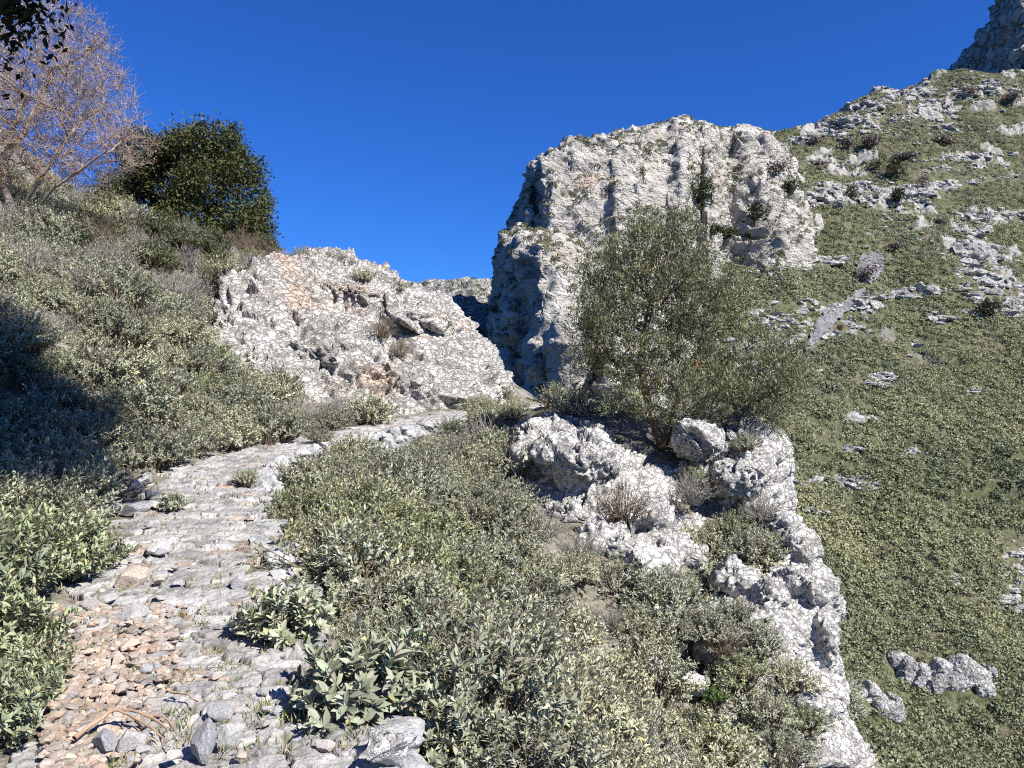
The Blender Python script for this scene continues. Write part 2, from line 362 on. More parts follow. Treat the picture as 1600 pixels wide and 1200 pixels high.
def hill(Q, mask=False):
    Q = np.asarray(Q, float); P3 = np.c_[Q, np.zeros(len(Q))]
    z = tps_eval(FAR, Q) + fbm(P3 * .035, 4, 21) * 4.0
    # limestone beds stepping out of the slope
    t = z / 5.5 + fbm(P3 * .022, 3, 40) * 1.3; fr = t - np.floor(t)
    m = sstep(.02, .30, fbm(P3 * np.array([.028, .05, 1]), 3, 55) + .40 * sstep(10, 95, z) - .19)
    z = z + (sstep(.0, .2, fr) - fr) * (.5 + 2.2 * m)
    rk = np.clip(m * (1 - sstep(.20, .34, fr + .25 * fbm(P3 * .5, 3, 70))) * sstep(-.28, .0, fbm(P3 * .22, 3, 71)), 0, 1)
    rk = sstep(.30, .62, rk) * sstep(-5, 30, z)
    z = z + fbm(P3 * .3, 3, 3) * .35 + rk * (.5 * ridged(P3 * .55, 3, 15) + .3)
    return (z, rk) if mask else z
nx, ny = 860, 760
aa = np.linspace((380 - 800) / FPX, (2150 - 800) / FPX, nx); yy = np.geomspace(44, 330, ny)
A, Y = np.meshgrid(aa, yy, indexing='ij'); XY = np.c_[(A * Y).ravel(), Y.ravel()]
zz, rk = hill(XY, True)
tag(link("hillside", new_mesh("hillside", np.c_[XY, zz], grid_faces(nx, ny)[:, ::-1], MAT['hill'], tint=np.repeat(rk[:, None], 3, 1))), kind='structure')
def hill_hit(px, py):
    d = np.linspace(55, 325, 1400); r = np.stack([W(px, py, k) for k in d]); g = hill(r[:, :2]); k = np.argmax(r[:, 2] < g)
    return r[k] if r[k, 2] < g[k] else None

# ------------------------------------------------------------------ rocks
def remesh(V, F, voxel):
    me = new_mesh("tmp", V, F, smooth=False); o = link("tmp", me)
    md = o.modifiers.new("r", 'REMESH'); md.mode = 'VOXEL'; md.voxel_size = voxel
    dg = bpy.context.evaluated_depsgraph_get(); dg.update(); e = o.evaluated_get(dg); m2 = e.to_mesh()
    v = np.empty(len(m2.vertices) * 3, np.float32); m2.vertices.foreach_get("co", v)
    lt = np.empty(len(m2.polygons), np.int32); m2.polygons.foreach_get("loop_total", lt)
    li = np.empty(len(m2.loops), np.int32); m2.loops.foreach_get("vertex_index", li)
    e.to_mesh_clear(); bpy.data.objects.remove(o); bpy.data.meshes.remove(me)
    V = v.reshape(-1, 3).astype(float); F = li.reshape(-1, 4) if (lt == 4).all() else None
    assert F is not None and len(F)
    return V, F
def vnormals(V, F):
    a, b, c, d = (V[F[:, k]] for k in range(4)); fn = np.cross(c - a, d - b); n = np.zeros_like(V)
    for k in range(4): np.add.at(n, F[:, k], fn)
    return unit(n)
def smooth_v(V, F, it=2):
    for _ in range(it):
        s = np.zeros_like(V); c = np.zeros(len(V))
        for k in range(4):
            for j in (1, 3):
                np.add.at(s, F[:, k], V[F[:, (k + j) % 4]]); np.add.at(c, F[:, k], 1)
        V = .4 * V + .6 * s / c[:, None]
    return V
def loft(cols):
    """columns of (px, [(py, depth)...]) -> closed solid"""
    n, m = len(cols), len(cols[0][1])
    V = np.array([W(px, py, d) for px, pr in cols for py, d in pr])
    T = []
    for i in range(n - 1):
        for j in range(m):
            a, b = i * m + j, i * m + (j + 1) % m; c, d = b + m, a + m
            T += [(a, b, c), (a, c, d)]
    for j in range(1, m - 1): T += [(0, j + 1, j), ((n - 1) * m, (n - 1) * m + j, (n - 1) * m + j + 1)]
    return V, np.array(T)
def ico(sub):
    import bmesh
    bm = bmesh.new(); bmesh.ops.create_icosphere(bm, subdivisions=sub, radius=1)
    V = np.array([v.co[:] for v in bm.verts]); F = np.array([[v.index for v in f.verts] for f in bm.faces]); bm.free(); return V, F
ICO2, ICO3, ICO4 = ico(2), ico(3), ico(4)
def blob(px, py, d, rx, ry, rd):
    """ellipsoid: centre by pixel and depth, radii in pixels / metres"""
    V, F = ICO3; c = W(px, py, d); s = np.array([rx / FPX * d, rd, ry / FPX * d]); return V * s + c, F
def crag(solids, voxel, L, A, seed, bed=(1, 1, 1), tilt=.2, crack=1., sm=1, big=0., strat=None):
    V, F, _ = merge(solids); V, F = remesh(V, F, voxel); V = smooth_v(V, F, sm)
    nm = vnormals(V, F)
    ca, sa = cos(tilt), sin(tilt); Rm = np.array([[ca, 0, -sa], [0, 1, 0], [sa, 0, ca]])
    Q = (V @ Rm.T) * np.array(bed)
    Q = Q + .35 * L * np.stack([fbm(Q / L, 2, seed + 50), fbm(Q / L, 2, seed + 60), fbm(Q / L, 2, seed + 70)], 1)
    cm = sstep(-.2, .3, fbm(Q / (L * 1.3), 2, seed + 30))
    Q2 = Q + .10 * L * np.stack([fbm(Q / (L * .25), 3, seed + 150 + 10 * k) for k in range(3)], 1)
    d = .55 * fbm(Q / L, 3, seed) + big * fbm(Q / (2.3 * L), 2, seed + 12)
    f, e = facets(Q / (L * .9), seed + 1); d += .75 * f - .5 * crack * cm * np.exp(-e / .05)
    f, e = facets(Q2 / (L * .38), seed + 2); d += .42 * f - .30 * crack * cm * np.exp(-e / .07)
    f, e = facets(Q2 / (L * .15), seed + 3); d += .22 * f - .14 * crack * np.exp(-e / .10)
    d += .10 * fbm(Q / (L * .07), 3, seed + 4)
    if strat:                                   # beds of rock: each juts out to its top, then steps back to a ledge
        t = Q[:, 2] / (bed[2] * strat[0]) + .8 * fbm(V / (strat[0] * 3.5), 3, seed + 40) + .02 * V[:, 0] / strat[0]; fr = t - np.floor(t)
        d += strat[1] * (fr * (1 - sstep(.86, 1., fr))) * sstep(-.3, .3, fbm(V / (strat[0] * 2.5), 2, seed + 44))
    dirn = unit(nm + .35 * np.stack([fbm(Q / (L * .5), 2, seed + 90 + k) for k in range(3)], 1))
    V = V + dirn * (A * d)[:, None]
    return V, F

def colm(px, pts, back, floor):
    return (px, pts + [(pts[-1][0] + 4, pts[-1][1] + back), (floor, pts[-1][1] + back)])
# pale outcrop on the left, above the bend of the path
oc = [(328, [(610, 18.6), (530, 19.8), (480, 21.4)]), (375, [(680, 18.0), (545, 19.6), (432, 22.6)]), (440, [(700, 18.4), (560, 19.8), (406, 23.6)]), (510, [(710, 19.0), (575, 20.3), (404, 24.4)]),
      (565, [(710, 19.4), (580, 20.6), (415, 24.6)]), (620, [(700, 19.9), (580, 21.2), (441, 24.6)]), (665, [(690, 20.4), (575, 21.6), (462, 24.4)]), (710, [(680, 21), (590, 22), (492, 24.4)]), (750, [(670, 21.6), (605, 22.6), (538, 24.3)]), (790, [(665, 22.3), (635, 23), (598, 24)])]
V, F = crag([loft([colm(px, p, 3.5, 720) for px, p in oc]), blob(470, 560, 20.7, 70, 40, .5), blob(545, 462, 23.2, 50, 26, .5), blob(645, 502, 23.1, 60, 20, .5)], .052, 1.35, .38, 3, bed=(.75, .9, 1.5), tilt=.35, crack=1.3, strat=(.8, .9))
tag(link("rock_outcrop", new_mesh("rock_outcrop", V, F, MAT['outcrop'])), "broad pale limestone outcrop with orange stains above the bend of the path", "rock outcrop")

# limestone crag that carries the olive tree
cr = [(806, [(745, 13.0), (705, 13.1), (672, 13.9)]), (828, [(800, 12.4), (725, 12.8), (657, 13.8)]), (880, [(870, 11.7), (735, 12.5), (660, 13.9)]), (935, [(890, 11.6), (745, 12.3), (668, 13.7)]), (985, [(900, 11.6), (770, 12.4), (712, 13.3)]),
      (1030, [(910, 11.6), (800, 12.3), (738, 13.2)]), (1075, [(890, 12.2), (810, 12.9), (735, 13.9)]), (1105, [(870, 13.0), (770, 13.6), (660, 14.4)]), (1150, [(860, 12.9), (745, 13.2), (645, 14.2)]), (1195, [(870, 12.8), (745, 13.0), (658, 14.0)]), (1222, [(880, 13.1), (750, 13.3), (688, 14.0)]), (1234, [(890, 13.6), (780, 13.8), (730, 14.2)])]
V, F = crag([loft([colm(px, p, 2.6, 900) for px, p in cr]), blob(1085, 690, 13.6, 32, 28, .5), blob(1160, 740, 13.1, 50, 38, .45), blob(905, 720, 12.5, 70, 40, .5), blob(1000, 830, 12.0, 48, 40, .4), blob(1222, 862, 12.3, 24, 60, .6), blob(1060, 870, 11.7, 50, 34, .4), blob(955, 848, 11.6, 62, 34, .5), blob(1015, 885, 11.3, 52, 26, .45), blob(895, 812, 12.0, 40, 34, .4)], .032, .85, .21, 8, bed=(1, 1, 1.0), crack=1.2)
tag(link("rock_crag", new_mesh("rock_crag", V, F, MAT['crag'])), "white limestone crag that carries the olive tree at the edge of the drop", "rock crag")
lc = [(1095, [(1010, 9.9), (965, 10.3), (935, 11)]), (1140, [(1050, 9.6), (975, 10.0), (930, 10.9)]), (1190, [(1110, 9.5), (980, 10.0), (905, 11.1)]), (1230, [(1130, 9.6), (960, 10.3), (868, 11.6)]), (1270, [(1130, 9.8), (960, 10.5), (872, 11.5)]), (1298, [(1110, 10.1), (965, 10.8), (908, 11.4)]), (1310, [(1070, 10.6), (980, 11), (940, 11.4)])]
V, F = crag([loft([colm(px, p, 1.4, 1130) for px, p in lc]), blob(1262, 915, 10.9, 40, 26, .35), blob(1205, 940, 10.6, 32, 34, .35), blob(1285, 1000, 10.5, 18, 40, .3), blob(1245, 862, 11.9, 34, 36, .5), blob(1262, 1085, 9.9, 50, 46, .5), blob(1298, 1090, 10.0, 26, 40, .4), blob(1150, 905, 11.0, 34, 24, .35)], .03, .8, .17, 15, crack=1.2)
tag(link("rock_crag", new_mesh("rock_crag", V, F, MAT['crag'])), "cracked white crag at the drop's edge, lower right of the olive tree's crag", "rock crag")
bc = [(1130, [(1300, 7.9), (1190, 8.5), (1150, 9)]), (1190, [(1330, 7.9), (1170, 8.6), (1100, 9.6)]), (1250, [(1340, 8.0), (1160, 8.9), (1085, 9.9)]), (1305, [(1340, 8.3), (1170, 9.1), (1108, 9.9)]), (1340, [(1340, 8.5), (1205, 9.2), (1140, 9.8)]), (1365, [(1340, 8.7), (1260, 9.2), (1200, 9.6)])]
V, F = crag([loft([colm(px, p, 1.2, 1400) for px, p in bc]), blob(1150, 1270, 8.0, 60, 50, .4)], .03, .75, .16, 23, crack=1.2)
tag(link("rock_crag", new_mesh("rock_crag", V, F, MAT['crag'])), "white crag partly under shrubs in the bottom corner by the gorge", "rock crag")

# the great cliff across the gorge: lower tier, then upper tier
lt_ = [(776, 640, 150, 440, 150), (790, 640, 141, 385, 142), (812, 640, 131, 374, 132), (826, 640, 124, 384, 126), (842, 645, 114, 380, 122), (870, 650, 111, 384, 124), (898, 650, 110, 392, 126), (908, 650, 120, 400, 128), (922, 650, 116, 410, 128), (934, 650, 117, 420, 130), (950, 650, 109, 432, 130), (1000, 650, 112, 452, 130), (1040, 640, 118, 455, 134), (1085, 620, 132, 490, 146)]
low = [(px, [(by, bd), ((by * .35 + ty * .65), bd + (td - bd) * .35), (ty, td), (ty - 24, td + 26), (by, td + 26)]) for px, by, bd, ty, td in lt_]
def base_d(px, py, extra=0.):
    h = hill_hit(px, py); return (h[1] if h is not None else 165.) + extra
up_ = [(804, 430, 171, 350, 172), (812, 430, 161, 318, 165), (828, 430, 154, 292, 159), (834, 430, 167, 268, 168), (846, 430, 150, 250, 155), (862, 430, 147, 243, 155), (900, 430, 146, 230, 158), (950, 430, 146, 218, 159), (962, 430, 144, 214, 160), (1010, 430, 147, 202, 163), (1040, 430, 152, 196, 166), (1066, 430, 150, 187, 166), (1080, 430, 156, 199, 168), (1096, 430, 158, 206, 169), (1106, 420, 154, 206, 168)]
for px, ex, ty in [(1128, -4, 209), (1144, -3, 214), (1166, -5, 207), (1196, -6, 216), (1222, -6, 238), (1248, -6, 278), (1266, -5, 312), (1274, 1, 345)]:
    d0 = base_d(px, 392 if px < 1230 else 380) + ex; up_.append((px, 400, d0, ty, d0 + 15))
up = [(px, [(by + 40, bd - 3), ((by * .4 + ty * .6), bd + (td - bd) * .3), (ty, td), (ty + 6, td + 22), (by + 40, td + 30)]) for px, by, bd, ty, td in up_]
V, F = crag([loft(low), loft(up), blob(803, 505, 129, 11, 34, 3), blob(793, 590, 132, 14, 30, 4), blob(880, 560, 111, 26, 60, 3)], .40, 7.5, .95, 31, bed=(1.1, 1.1, 1.0), tilt=.10, crack=.8, sm=1, big=1.5, strat=(4.4, 1.9))
CLIFF = (V, F)
tag(link("cliff", new_mesh("cliff", V, F, MAT['cliff'])), kind='structure')
# rocky hill seen through the gap
gh = [(560, 560, 200, 470, 215), (640, 600, 190, 441, 212), (690, 600, 185, 438, 210), (735, 600, 182, 432, 208), (790, 620, 184, 440, 210), (850, 620, 190, 446, 212)]
V, F = crag([loft([(px, [(by, bd), ((by + ty) / 2, (bd + td) / 2), (ty, td), (ty + 30, td + 50), (by, td + 60)]) for px, by, bd, ty, td in gh])], .6, 6., 1.1, 37, sm=1)
GAPHILL = (V, F)
tag(link("hill", new_mesh("hill", V, F, MAT['farhill'])), kind='structure')
# dark wall of the mountain in the top right corner
dc = [(1468, 150, 340, 128, 342), (1490, 170, 331, 112, 334), (1515, 180, 320, 84, 325), (1545, 190, 308, 44, 314), (1562, 200, 299, 4, 306), (1576, 200, 290, -50, 298), (1598, 200, 286, -90, 294), (1610, 200, 304, -150, 308), (1640, 200, 282, -220, 290), (1720, 220, 272, -330, 280), (1850, 220, 300, -420, 320)]
V, F = crag([loft([(px, [(by, bd), ((by + ty) / 2, bd * .6 + td * .4), (ty, td), (ty + 10, td + 40), (by, td + 50)]) for px, by, bd, ty, td in dc])], 1.0, 17., 4.2, 41, bed=(1.3, 1.3, .7), tilt=.4, sm=1)
tag(link("mountain", new_mesh("mountain", V, F, MAT['darkcliff'])), kind='structure')

def stone_mesh(seed, sub=3, flat=.7, planes=12, rough=.05):
    """broken stone: sphere cut by random planes"""
    r = np.random.default_rng(seed); V, F = (ICO4 if sub == 4 else ICO3 if sub == 3 else ICO2); V = V.copy() * 1.25
    for _ in range(planes):
        n = unit(r.normal(size=3)); h = r.uniform(.55, .95); d = V @ n - h; V -= np.maximum(d, 0)[:, None] * n
    V = V * np.array([r.uniform(.85, 1.25), r.uniform(.75, 1.1), flat * r.uniform(.8, 1.15)])
    V += unit(V) * (rough * fbm(V * 2.3 + seed, 4, seed))[:, None]
    return V, F
SV = [stone_mesh(100 + k) for k in range(9)]
SVC = [stone_mesh(140 + k, 4, .85, 9, .22) for k in range(6)]
SV2 = [stone_mesh(200 + k, 2) for k in range(6)]
STONES = [new_mesh("loose_stone", v, f, MAT['stone'], smooth=False) for v, f in SV]
REDST = [new_mesh("reddish_stone", v, f, MAT['redstone'], smooth=False) for v, f in SV]
def rotz(V, a, tx=0, ty=0):
    ca, sa = cos(a), sin(a); V = V @ np.array([[ca, sa, 0], [-sa, ca, 0], [0, 0, 1]])
    c2, s2 = cos(tx), sin(tx); V = V @ np.array([[1, 0, 0], [0, c2, s2], [0, -s2, c2]])
    return V

# outcrops scattered over the far hillside: (cx, cy, half width, half height, stones, stone px, slant, label)
def band(cx, cy, hw, hh, n, spx, slant, label, seed, cat="rock outcrop", group="limestone outcrops on the far hillside", mat='hillrock', rfun=None):
    r = np.random.default_rng(seed); parts = []
    for _ in range(n):
        a, q = r.uniform(0, 2 * pi), math.sqrt(r.uniform(0, 1)); u, v = q * cos(a) * hw, q * sin(a) * hh
        h = hill_hit(cx + u, cy + v + slant * u)
        if h is None: continue
        V, F = SVC[r.integers(6)]; s = spx * r.choice([.4, .6, .8, 1.1, 1.5]) * r.uniform(.8, 1.2) / FPX * h[1]
        V = rotz(V, r.uniform(0, 6.3), r.uniform(-.3, .3)) * np.array([1.4, 1, r.uniform(.7, 1.1)]) * s
        if n <= 24:
            o = link("hill_stone", new_mesh("hill_stone", V, F, MAT[mat]), loc=h + np.array([0, 0, .15 * s])); tag(o, "one stone of the " + label, "stone", label)
            continue
        parts.append((V + h + np.array([0, .3 * s, -.15 * s]), F))
    if not parts: return
    V, F, _ = merge(parts); c = V.mean(0)
    V = V + unit(V - c) * 0 + (.25 * spx / FPX * c[1]) * np.stack([fbm(V * .55, 3, seed + k) for k in range(3)], 1)
    tag(link("rock_outcrop", new_mesh("rock_outcrop", V - c, F, MAT[mat]), loc=c), label, cat, group)
BANDS = [
    (1185, 545, 55, 55, 60, 8, -.1, "steep white rock patch behind the olive tree's right branches"),
    (1265, 490, 110, 22, 70, 7, -.05, "long white rock band left of the scree streak"),
    (1300, 520, 70, 12, 30, 6, -.12, "lower white ledge just left of the scree streak"),
    (1275, 410, 55, 8, 34, 7, -.12, "pale rock ledge below the right foot of the cliff"),
    (1200, 392, 75, 9, 40, 6, .06, "rubble band along the foot of the cliff"),
    (1355, 472, 28, 12, 22, 6, -.25, "white rocks touching the right side of the scree streak"),
    (1430, 457, 48, 10, 40, 7, -.1, "grey rock ledge between the scree oval and the tall right outcrop"),
    (1530, 425, 38, 72, 120, 10, .05, "tall white rock rib standing on the upper right slope"),
    (1555, 338, 62, 13, 50, 8, .02, "rock ledge above the tall white rib at the photo's edge"),
    (1585, 470, 24, 36, 30, 8, .0, "broken rocks right of the tall white rib at the photo's edge"),
    (1310, 303, 62, 20, 70, 8, -.02, "cliff-like ledge under the small trees, next to the cliff"),
    (1430, 300, 60, 16, 60, 8, -.12, "rock ledge below the two round dark trees"),
    (1470, 180, 30, 24, 40, 9, .3, "rock rib with a dark shaded side below the skyline"),
    (1290, 205, 60, 9, 50, 6, -.32, "lower stretch of skyline rocks beside the cliff top"),
    (1390, 158, 70, 10, 60, 6, -.28, "upper stretch of skyline rocks below the dark mountain wall"),
    (1360, 190, 90, 16, 55, 5, -.2, "scattered rocks under the skyline ridge"),
    (1500, 245, 100, 4, 50, 4, -.06, "thin rock stripe on the upper slope, topmost of three stripes"),
    (1510, 262, 95, 5, 55, 4, -.08, "thin rock stripe on the upper slope, middle of three stripes"),
    (1500, 285, 100, 5, 55, 4, -.1, "thin rock stripe on the upper slope, lowest of three stripes"),
    (1540, 140, 60, 12, 50, 5, .02, "rubble rocks at the foot of the dark mountain wall"),
    (1472, 500, 26, 10, 18, 6, .2, "small rock cluster left below the tall white rib"),
    (1428, 545, 14, 12, 9, 5, -.8, "tilted sliver of white rock in the green slope"),
    (1368, 596, 30, 12, 24, 6, -.1, "white rock cluster in mid slope, topmost of a loose column"),
    (1520, 615, 22, 9, 14, 5, -.35, "small slanting rocks alone on the right slope"),
    (1348, 652, 34, 9, 22, 6, -.15, "rock cluster with reddish earth on mid slope"),
    (1335, 706, 20, 5, 12, 5, 0, "short row of white stones, left one of a pair"),
    (1428, 710, 30, 6, 18, 5, 0, "short row of white stones, right one of a pair"),
    (1320, 754, 60, 9, 42, 7, .05, "long low wall of white rocks on the lower slope"),
    (1585, 880, 22, 50, 34, 9, .3, "pale grey rocks at the photo's right edge below mid height"),
    (1578, 945, 24, 10, 18, 7, .1, "flat grey rocks at the photo's right edge under the larger patch"),
    (1495, 905, 14, 10, 8, 5, 0, "small grey rock heap left of the edge rocks"),
]
for k, bnd in enumerate(BANDS): band(*bnd, seed=500 + k)
# two well-shaped outcrops low on the far slope: slabs split by dark clefts
def slab_crag(cols, blobs, label, seed):
    sol = []
    for c in cols + blobs:
        px, py, rx, ry = c[:4]; h = hill_hit(px, py + ry * .3)
        V, F = ICO3; V = np.sign(V) * np.abs(V) ** .55 * np.array([rx / FPX * h[1], 1.3, ry / FPX * h[1]]); sl_ = c[4] if len(c) > 4 else 0
        V = V @ np.array([[cos(sl_), 0, -sin(sl_)], [0, 1, 0], [sin(sl_), 0, cos(sl_)]])
        sol.append((V + np.array([W(px, py, h[1])]), F))
    V, F = crag(sol, .10, 1.5, .20, seed); c = V.mean(0)
    tag(link("rock_outcrop", new_mesh("rock_outcrop", V - c, F, MAT['hillrock']), loc=c), label, "rock outcrop", "limestone outcrops on the far hillside")
slab_crag([(1412, 1050, 12, 26, .4), (1436, 1062, 12, 26, .45), (1462, 1062, 14, 34, .45), (1498, 1056, 22, 34, .6), (1520, 1060, 24, 24, .6), (1535, 1075, 16, 12), (1400, 1030, 16, 12)], [(1545, 1048, 8, 8)], "row of slanting slabs split by dark clefts, low on the far slope", 61)
slab_crag([(1360, 1082, 10, 16, .3), (1374, 1092, 9, 10), (1388, 1112, 22, 16, .1), (1398, 1093, 8, 7), (1333, 1106, 8, 6), (1344, 1080, 6, 6)], [], "block-shaped rock group beside the slanting slabs, nearer the crags", 62)

# scree streak and its rounded head
def drape(poly, name, mat, lift, step=1.6):
    poly = np.array(poly, float); x0, y0 = poly.min(0); x1, y1 = poly.max(0)
    gx = np.arange(x0, x1 + step, step); gy = np.arange(y0, y1 + step, step); X, Yp = np.meshgrid(gx, gy, indexing='ij')
    nzz = np.stack([X.ravel() * .12, Yp.ravel() * .12, 0 * X.ravel()], 1); X0, Y0 = X, Yp; X = X + 5 * fbm(nzz, 3, 2).reshape(X.shape); Yp = Yp + 4 * fbm(nzz, 3, 8).reshape(X.shape)
    inside = np.zeros(X.shape, bool); j = len(poly) - 1
    for i in range(len(poly)):
        c = ((poly[i, 1] > Yp) != (poly[j, 1] > Yp)) & (X < (poly[j, 0] - poly[i, 0]) * (Yp - poly[i, 1]) / (poly[j, 1] - poly[i, 1] + 1e-9) + poly[i, 0]); inside ^= c; j = i
    P = []
    X, Yp = X0, Y0
    for a, b in zip(X.ravel(), Yp.ravel()):
        h = hill_hit(a, b); P.append(h if h is not None else W(a, b, 200))
    P = np.array(P); P[:, 2] = hill(P[:, :2]) + lift
    Fg = grid_faces(*X.shape); keep = inside.ravel()[Fg].sum(1) >= 3
    return link(name, new_mesh(name, P, Fg[keep][:, ::-1], mat))
SCREE1 = [(1352, 402), (1374, 399), (1382, 410), (1379, 432), (1362, 449), (1346, 447), (1337, 430), (1340, 412)]
SCREE2 = [(1357, 452), (1348, 468), (1330, 490), (1312, 505), (1296, 522), (1283, 537), (1268, 552), (1258, 556), (1266, 535), (1275, 510), (1300, 487), (1325, 472), (1345, 456)]
tag(drape(SCREE1, "scree", MAT['scree'], .9), kind='structure'); tag(drape(SCREE2, "scree", MAT['scree'], .9), kind='structure')

# ------------------------------------------------------------------ the paved path
def paving():
    rows = []; s = PS[np.argmin(np.abs(PC[:, 1] - .5))]
    while s < PS[-1] - .2:
        y = np.interp(s, PS, PC[:, 1]); rows.append(s); s += max(.008, .0024 * y)
    rows = np.array(rows); dd = np.linspace(-1.1, 1.1, 290)
    S_, D_ = np.meshgrid(rows, dd, indexing='ij'); S_, D_ = S_.ravel(), D_.ravel()
    base = np.stack([np.interp(S_, PS, PC[:, k]) for k in range(3)], 1); nrm = unit(np.stack([np.interp(S_, PS, PN[:, k]) for k in range(2)], 1))
    X = base[:, :2] + nrm * D_[:, None]
    # irregular paving cells, longer across the path
    q = np.stack([S_ / .155, D_ / .225], 1); w3 = np.c_[X * 3.1, np.zeros(len(X))]
    q = q + .6 * np.stack([fbm(w3, 2, 1), fbm(w3, 2, 2)], 1) + .20 * np.stack([fbm(w3 * 4, 2, 3), fbm(w3 * 4, 2, 4)], 1)
    i = np.floor(q).astype(int); f1 = np.full(len(q), 9.); f2 = f1.copy(); cid = np.zeros(len(q), np.int64); cc = np.zeros((len(q), 2))
    for a in (-1, 0, 1):
        for b in (-1, 0, 1):
            c0, c1 = i[:, 0] + a, i[:, 1] + b; h = hsh(c0, c1, c0 * 0, 77)
            p = np.stack([c0 + .08 + .84 * (h & 1023) / 1023., c1 + .08 + .84 * ((h >> 10) & 1023) / 1023.], 1)
            d = np.linalg.norm(q - p, axis=1) * (.75 + .5 * ((h >> 20) & 255) / 255.); n = d < f1
            f2 = np.where(n, f1, np.minimum(f2, d)); cid = np.where(n, h, cid); cc = np.where(n[:, None], p, cc); f1 = np.where(n, d, f1)
    e = f2 - f1; rv = lambda k: ((cid >> k) & 255) / 255.
    top = sstep(.0, .085, e) * (.8 + .2 * sstep(.0, .3, e))
    z = .033 * top + top * (.04 * (rv(3) - .5) + .075 * ((q - cc)[:, 0] * (rv(8) - .45) + (q - cc)[:, 1] * (rv(14) - .5)) * .55)
    P3 = np.c_[X, z]
    z += .009 * fbm(P3 * 7, 5, 9) + .007 * ridged(P3 * 13, 3, 19) + .035 * fbm(P3 * 1.3, 3, 14)
    edge = cc[:, 1] * .225; out = (edge > .64 + .10 * (rv(5) - .5) * 2) | (edge < -.80 - .10 * (rv(5) - .5) * 2)
    z = np.where(out, -.25, z)
    V = np.c_[X, base[:, 2] - .06 + z]
    g = .52 + .42 * rv(17); t = np.stack([g, g * 1.0, g * (1.0 + .03 * (rv(11) - .3))], 1)
    red = rv(22) > .93; t[red] *= np.array([1.05, .86, .74])
    gap = 1 - sstep(.01, .085, e); soil = np.array([.33, .29, .22]); t = t * (1 - gap[:, None] * .95) + soil * gap[:, None] * .95
    moss = sstep(.05, .3, fbm(w3 * .9, 3, 33)) * gap; t = t * (1 - moss[:, None]) + np.array([.34, .38, .18]) * moss[:, None]
    tag(link("path", new_mesh("path", V, grid_faces(len(rows), len(dd)), MAT['paving'], tint=t)), kind='structure')
paving()

def on_ground(x, y, lift=0.): return np.array([x, y, float(ground(np.array([[x, y]]))[0]) + lift])
def path_z(x, y):
    i, sd = path_sd(np.array([[x, y]])); return PC[i[0], 2] - .02
def flat_px(px, py):
    """pixel on the path: depth found from the path's own height"""
    d = np.linspace(2.2, 26, 900); r = np.array([W(px, py, k) for k in d]); i, sd = path_sd(r[:, :2]); zz = PC[i, 2]
    k = np.argmax(r[:, 2] < zz); return r[k]
def loose(px, py, wpx, hpx, label, seed, red=False, group=None, sink=.25, cat="stone", name=None):
    p = flat_px(px, py); p[2] = max(p[2], float(ground(p[None, :2])[0]) + .03); k = seed % 9; s = wpx / FPX * p[1] / 2.1; hz = hpx / FPX * p[1] / 1.5
    o = link(name or ("reddish_stone" if red else "loose_stone"), (REDST if red else STONES)[k], loc=(p[0], p[1], p[2] + hz * .35), rot=(random.uniform(-.2, .2), random.uniform(-.2, .2), random.uniform(0, 6.28)), scl=(s, s * .85, hz))
    return tag(o, label, cat, group)
random.seed(5)
SPEC = [
    (165, 1170, 62, 45, "dark grey block in the near left corner, left of a pair", 3), (205, 1168, 48, 44, "dark grey block right beside its twin below the dead branch", 5),
    (322, 1175, 44, 62, "tall upright grey stone below the dead branch's tip", 2), (362, 1160, 48, 50, "blue grey stone standing next to the upright stone", 7),
    (348, 1122, 46, 30, "dark slab leaning on the paving above the blue grey stone", 1), (207, 908, 56, 38, "large pale rock lying on the path by the big sage bush", 4),
    (215, 963, 62, 22, "long pale slab with shaded front, lying at the sage bush's foot", 6), (138, 950, 36, 28, "grey boulder tucked under the big sage bush", 0),
    (170, 940, 34, 20, "white flat stone right of the boulder under the sage bush", 8), (372, 915, 44, 26, "slab tipped up from the paving near the right edge", 3),
    (245, 862, 44, 26, "pointed grey stone rising from the mid path", 5), (270, 785, 22, 14, "dark lone stone on the path beyond the pile", 1),
    (212, 772, 28, 32, "round white stone on top of the roadside pile", 2), (232, 778, 20, 26, "narrow stone leaning on the pile's round white one", 6), (218, 797, 54, 22, "wide base stone of the roadside pile", 4), (245, 793, 28, 18, "right hand stone of the roadside pile", 7), (226, 752, 30, 20, "stone behind the roadside pile, next to the shaded shrubs", 0),
    (75, 798, 16, 26, "upright white stone at the edge of the big shadow", 2), (165, 803, 80, 26, "long low boulder lying in the tree's shadow", 6),
    (505, 1168, 36, 22, "grey stone in front of the lowest sage bush", 1),
    (400, 985, 20, 14, "small stone beside the middle sage clump", 8), (275, 1185, 30, 20, "pale stone near the frame bottom under the grey blocks", 3),
]
for px, py, w, h, lab, k in SPEC: loose(px, py, w, h, lab, k, cat="stone")
loose(201, 1013, 44, 24, "orange tan block lying on the red scree", 6, True); loose(187, 1035, 24, 22, "pinkish stone under the orange tan block", 2, True)
loose(108, 1085, 24, 22, "brown stone at the red scree's left border", 4, True); loose(232, 1050, 30, 22, "pale stone where red scree meets the paving", 1)
for k in range(46):
    px, py = random.uniform(95, 470), random.choice([random.uniform(800, 1190), random.uniform(1040, 1195)]); sz = random.uniform(14, 26)
    p = flat_px(px, py); i, sd = path_sd(p[None, :2])
    if abs(sd[0]) > .85: continue
    loose(px, py, sz, sz * .55, "small grey stone lying loose among the paving stones", k, group="small loose stones on the paved path")
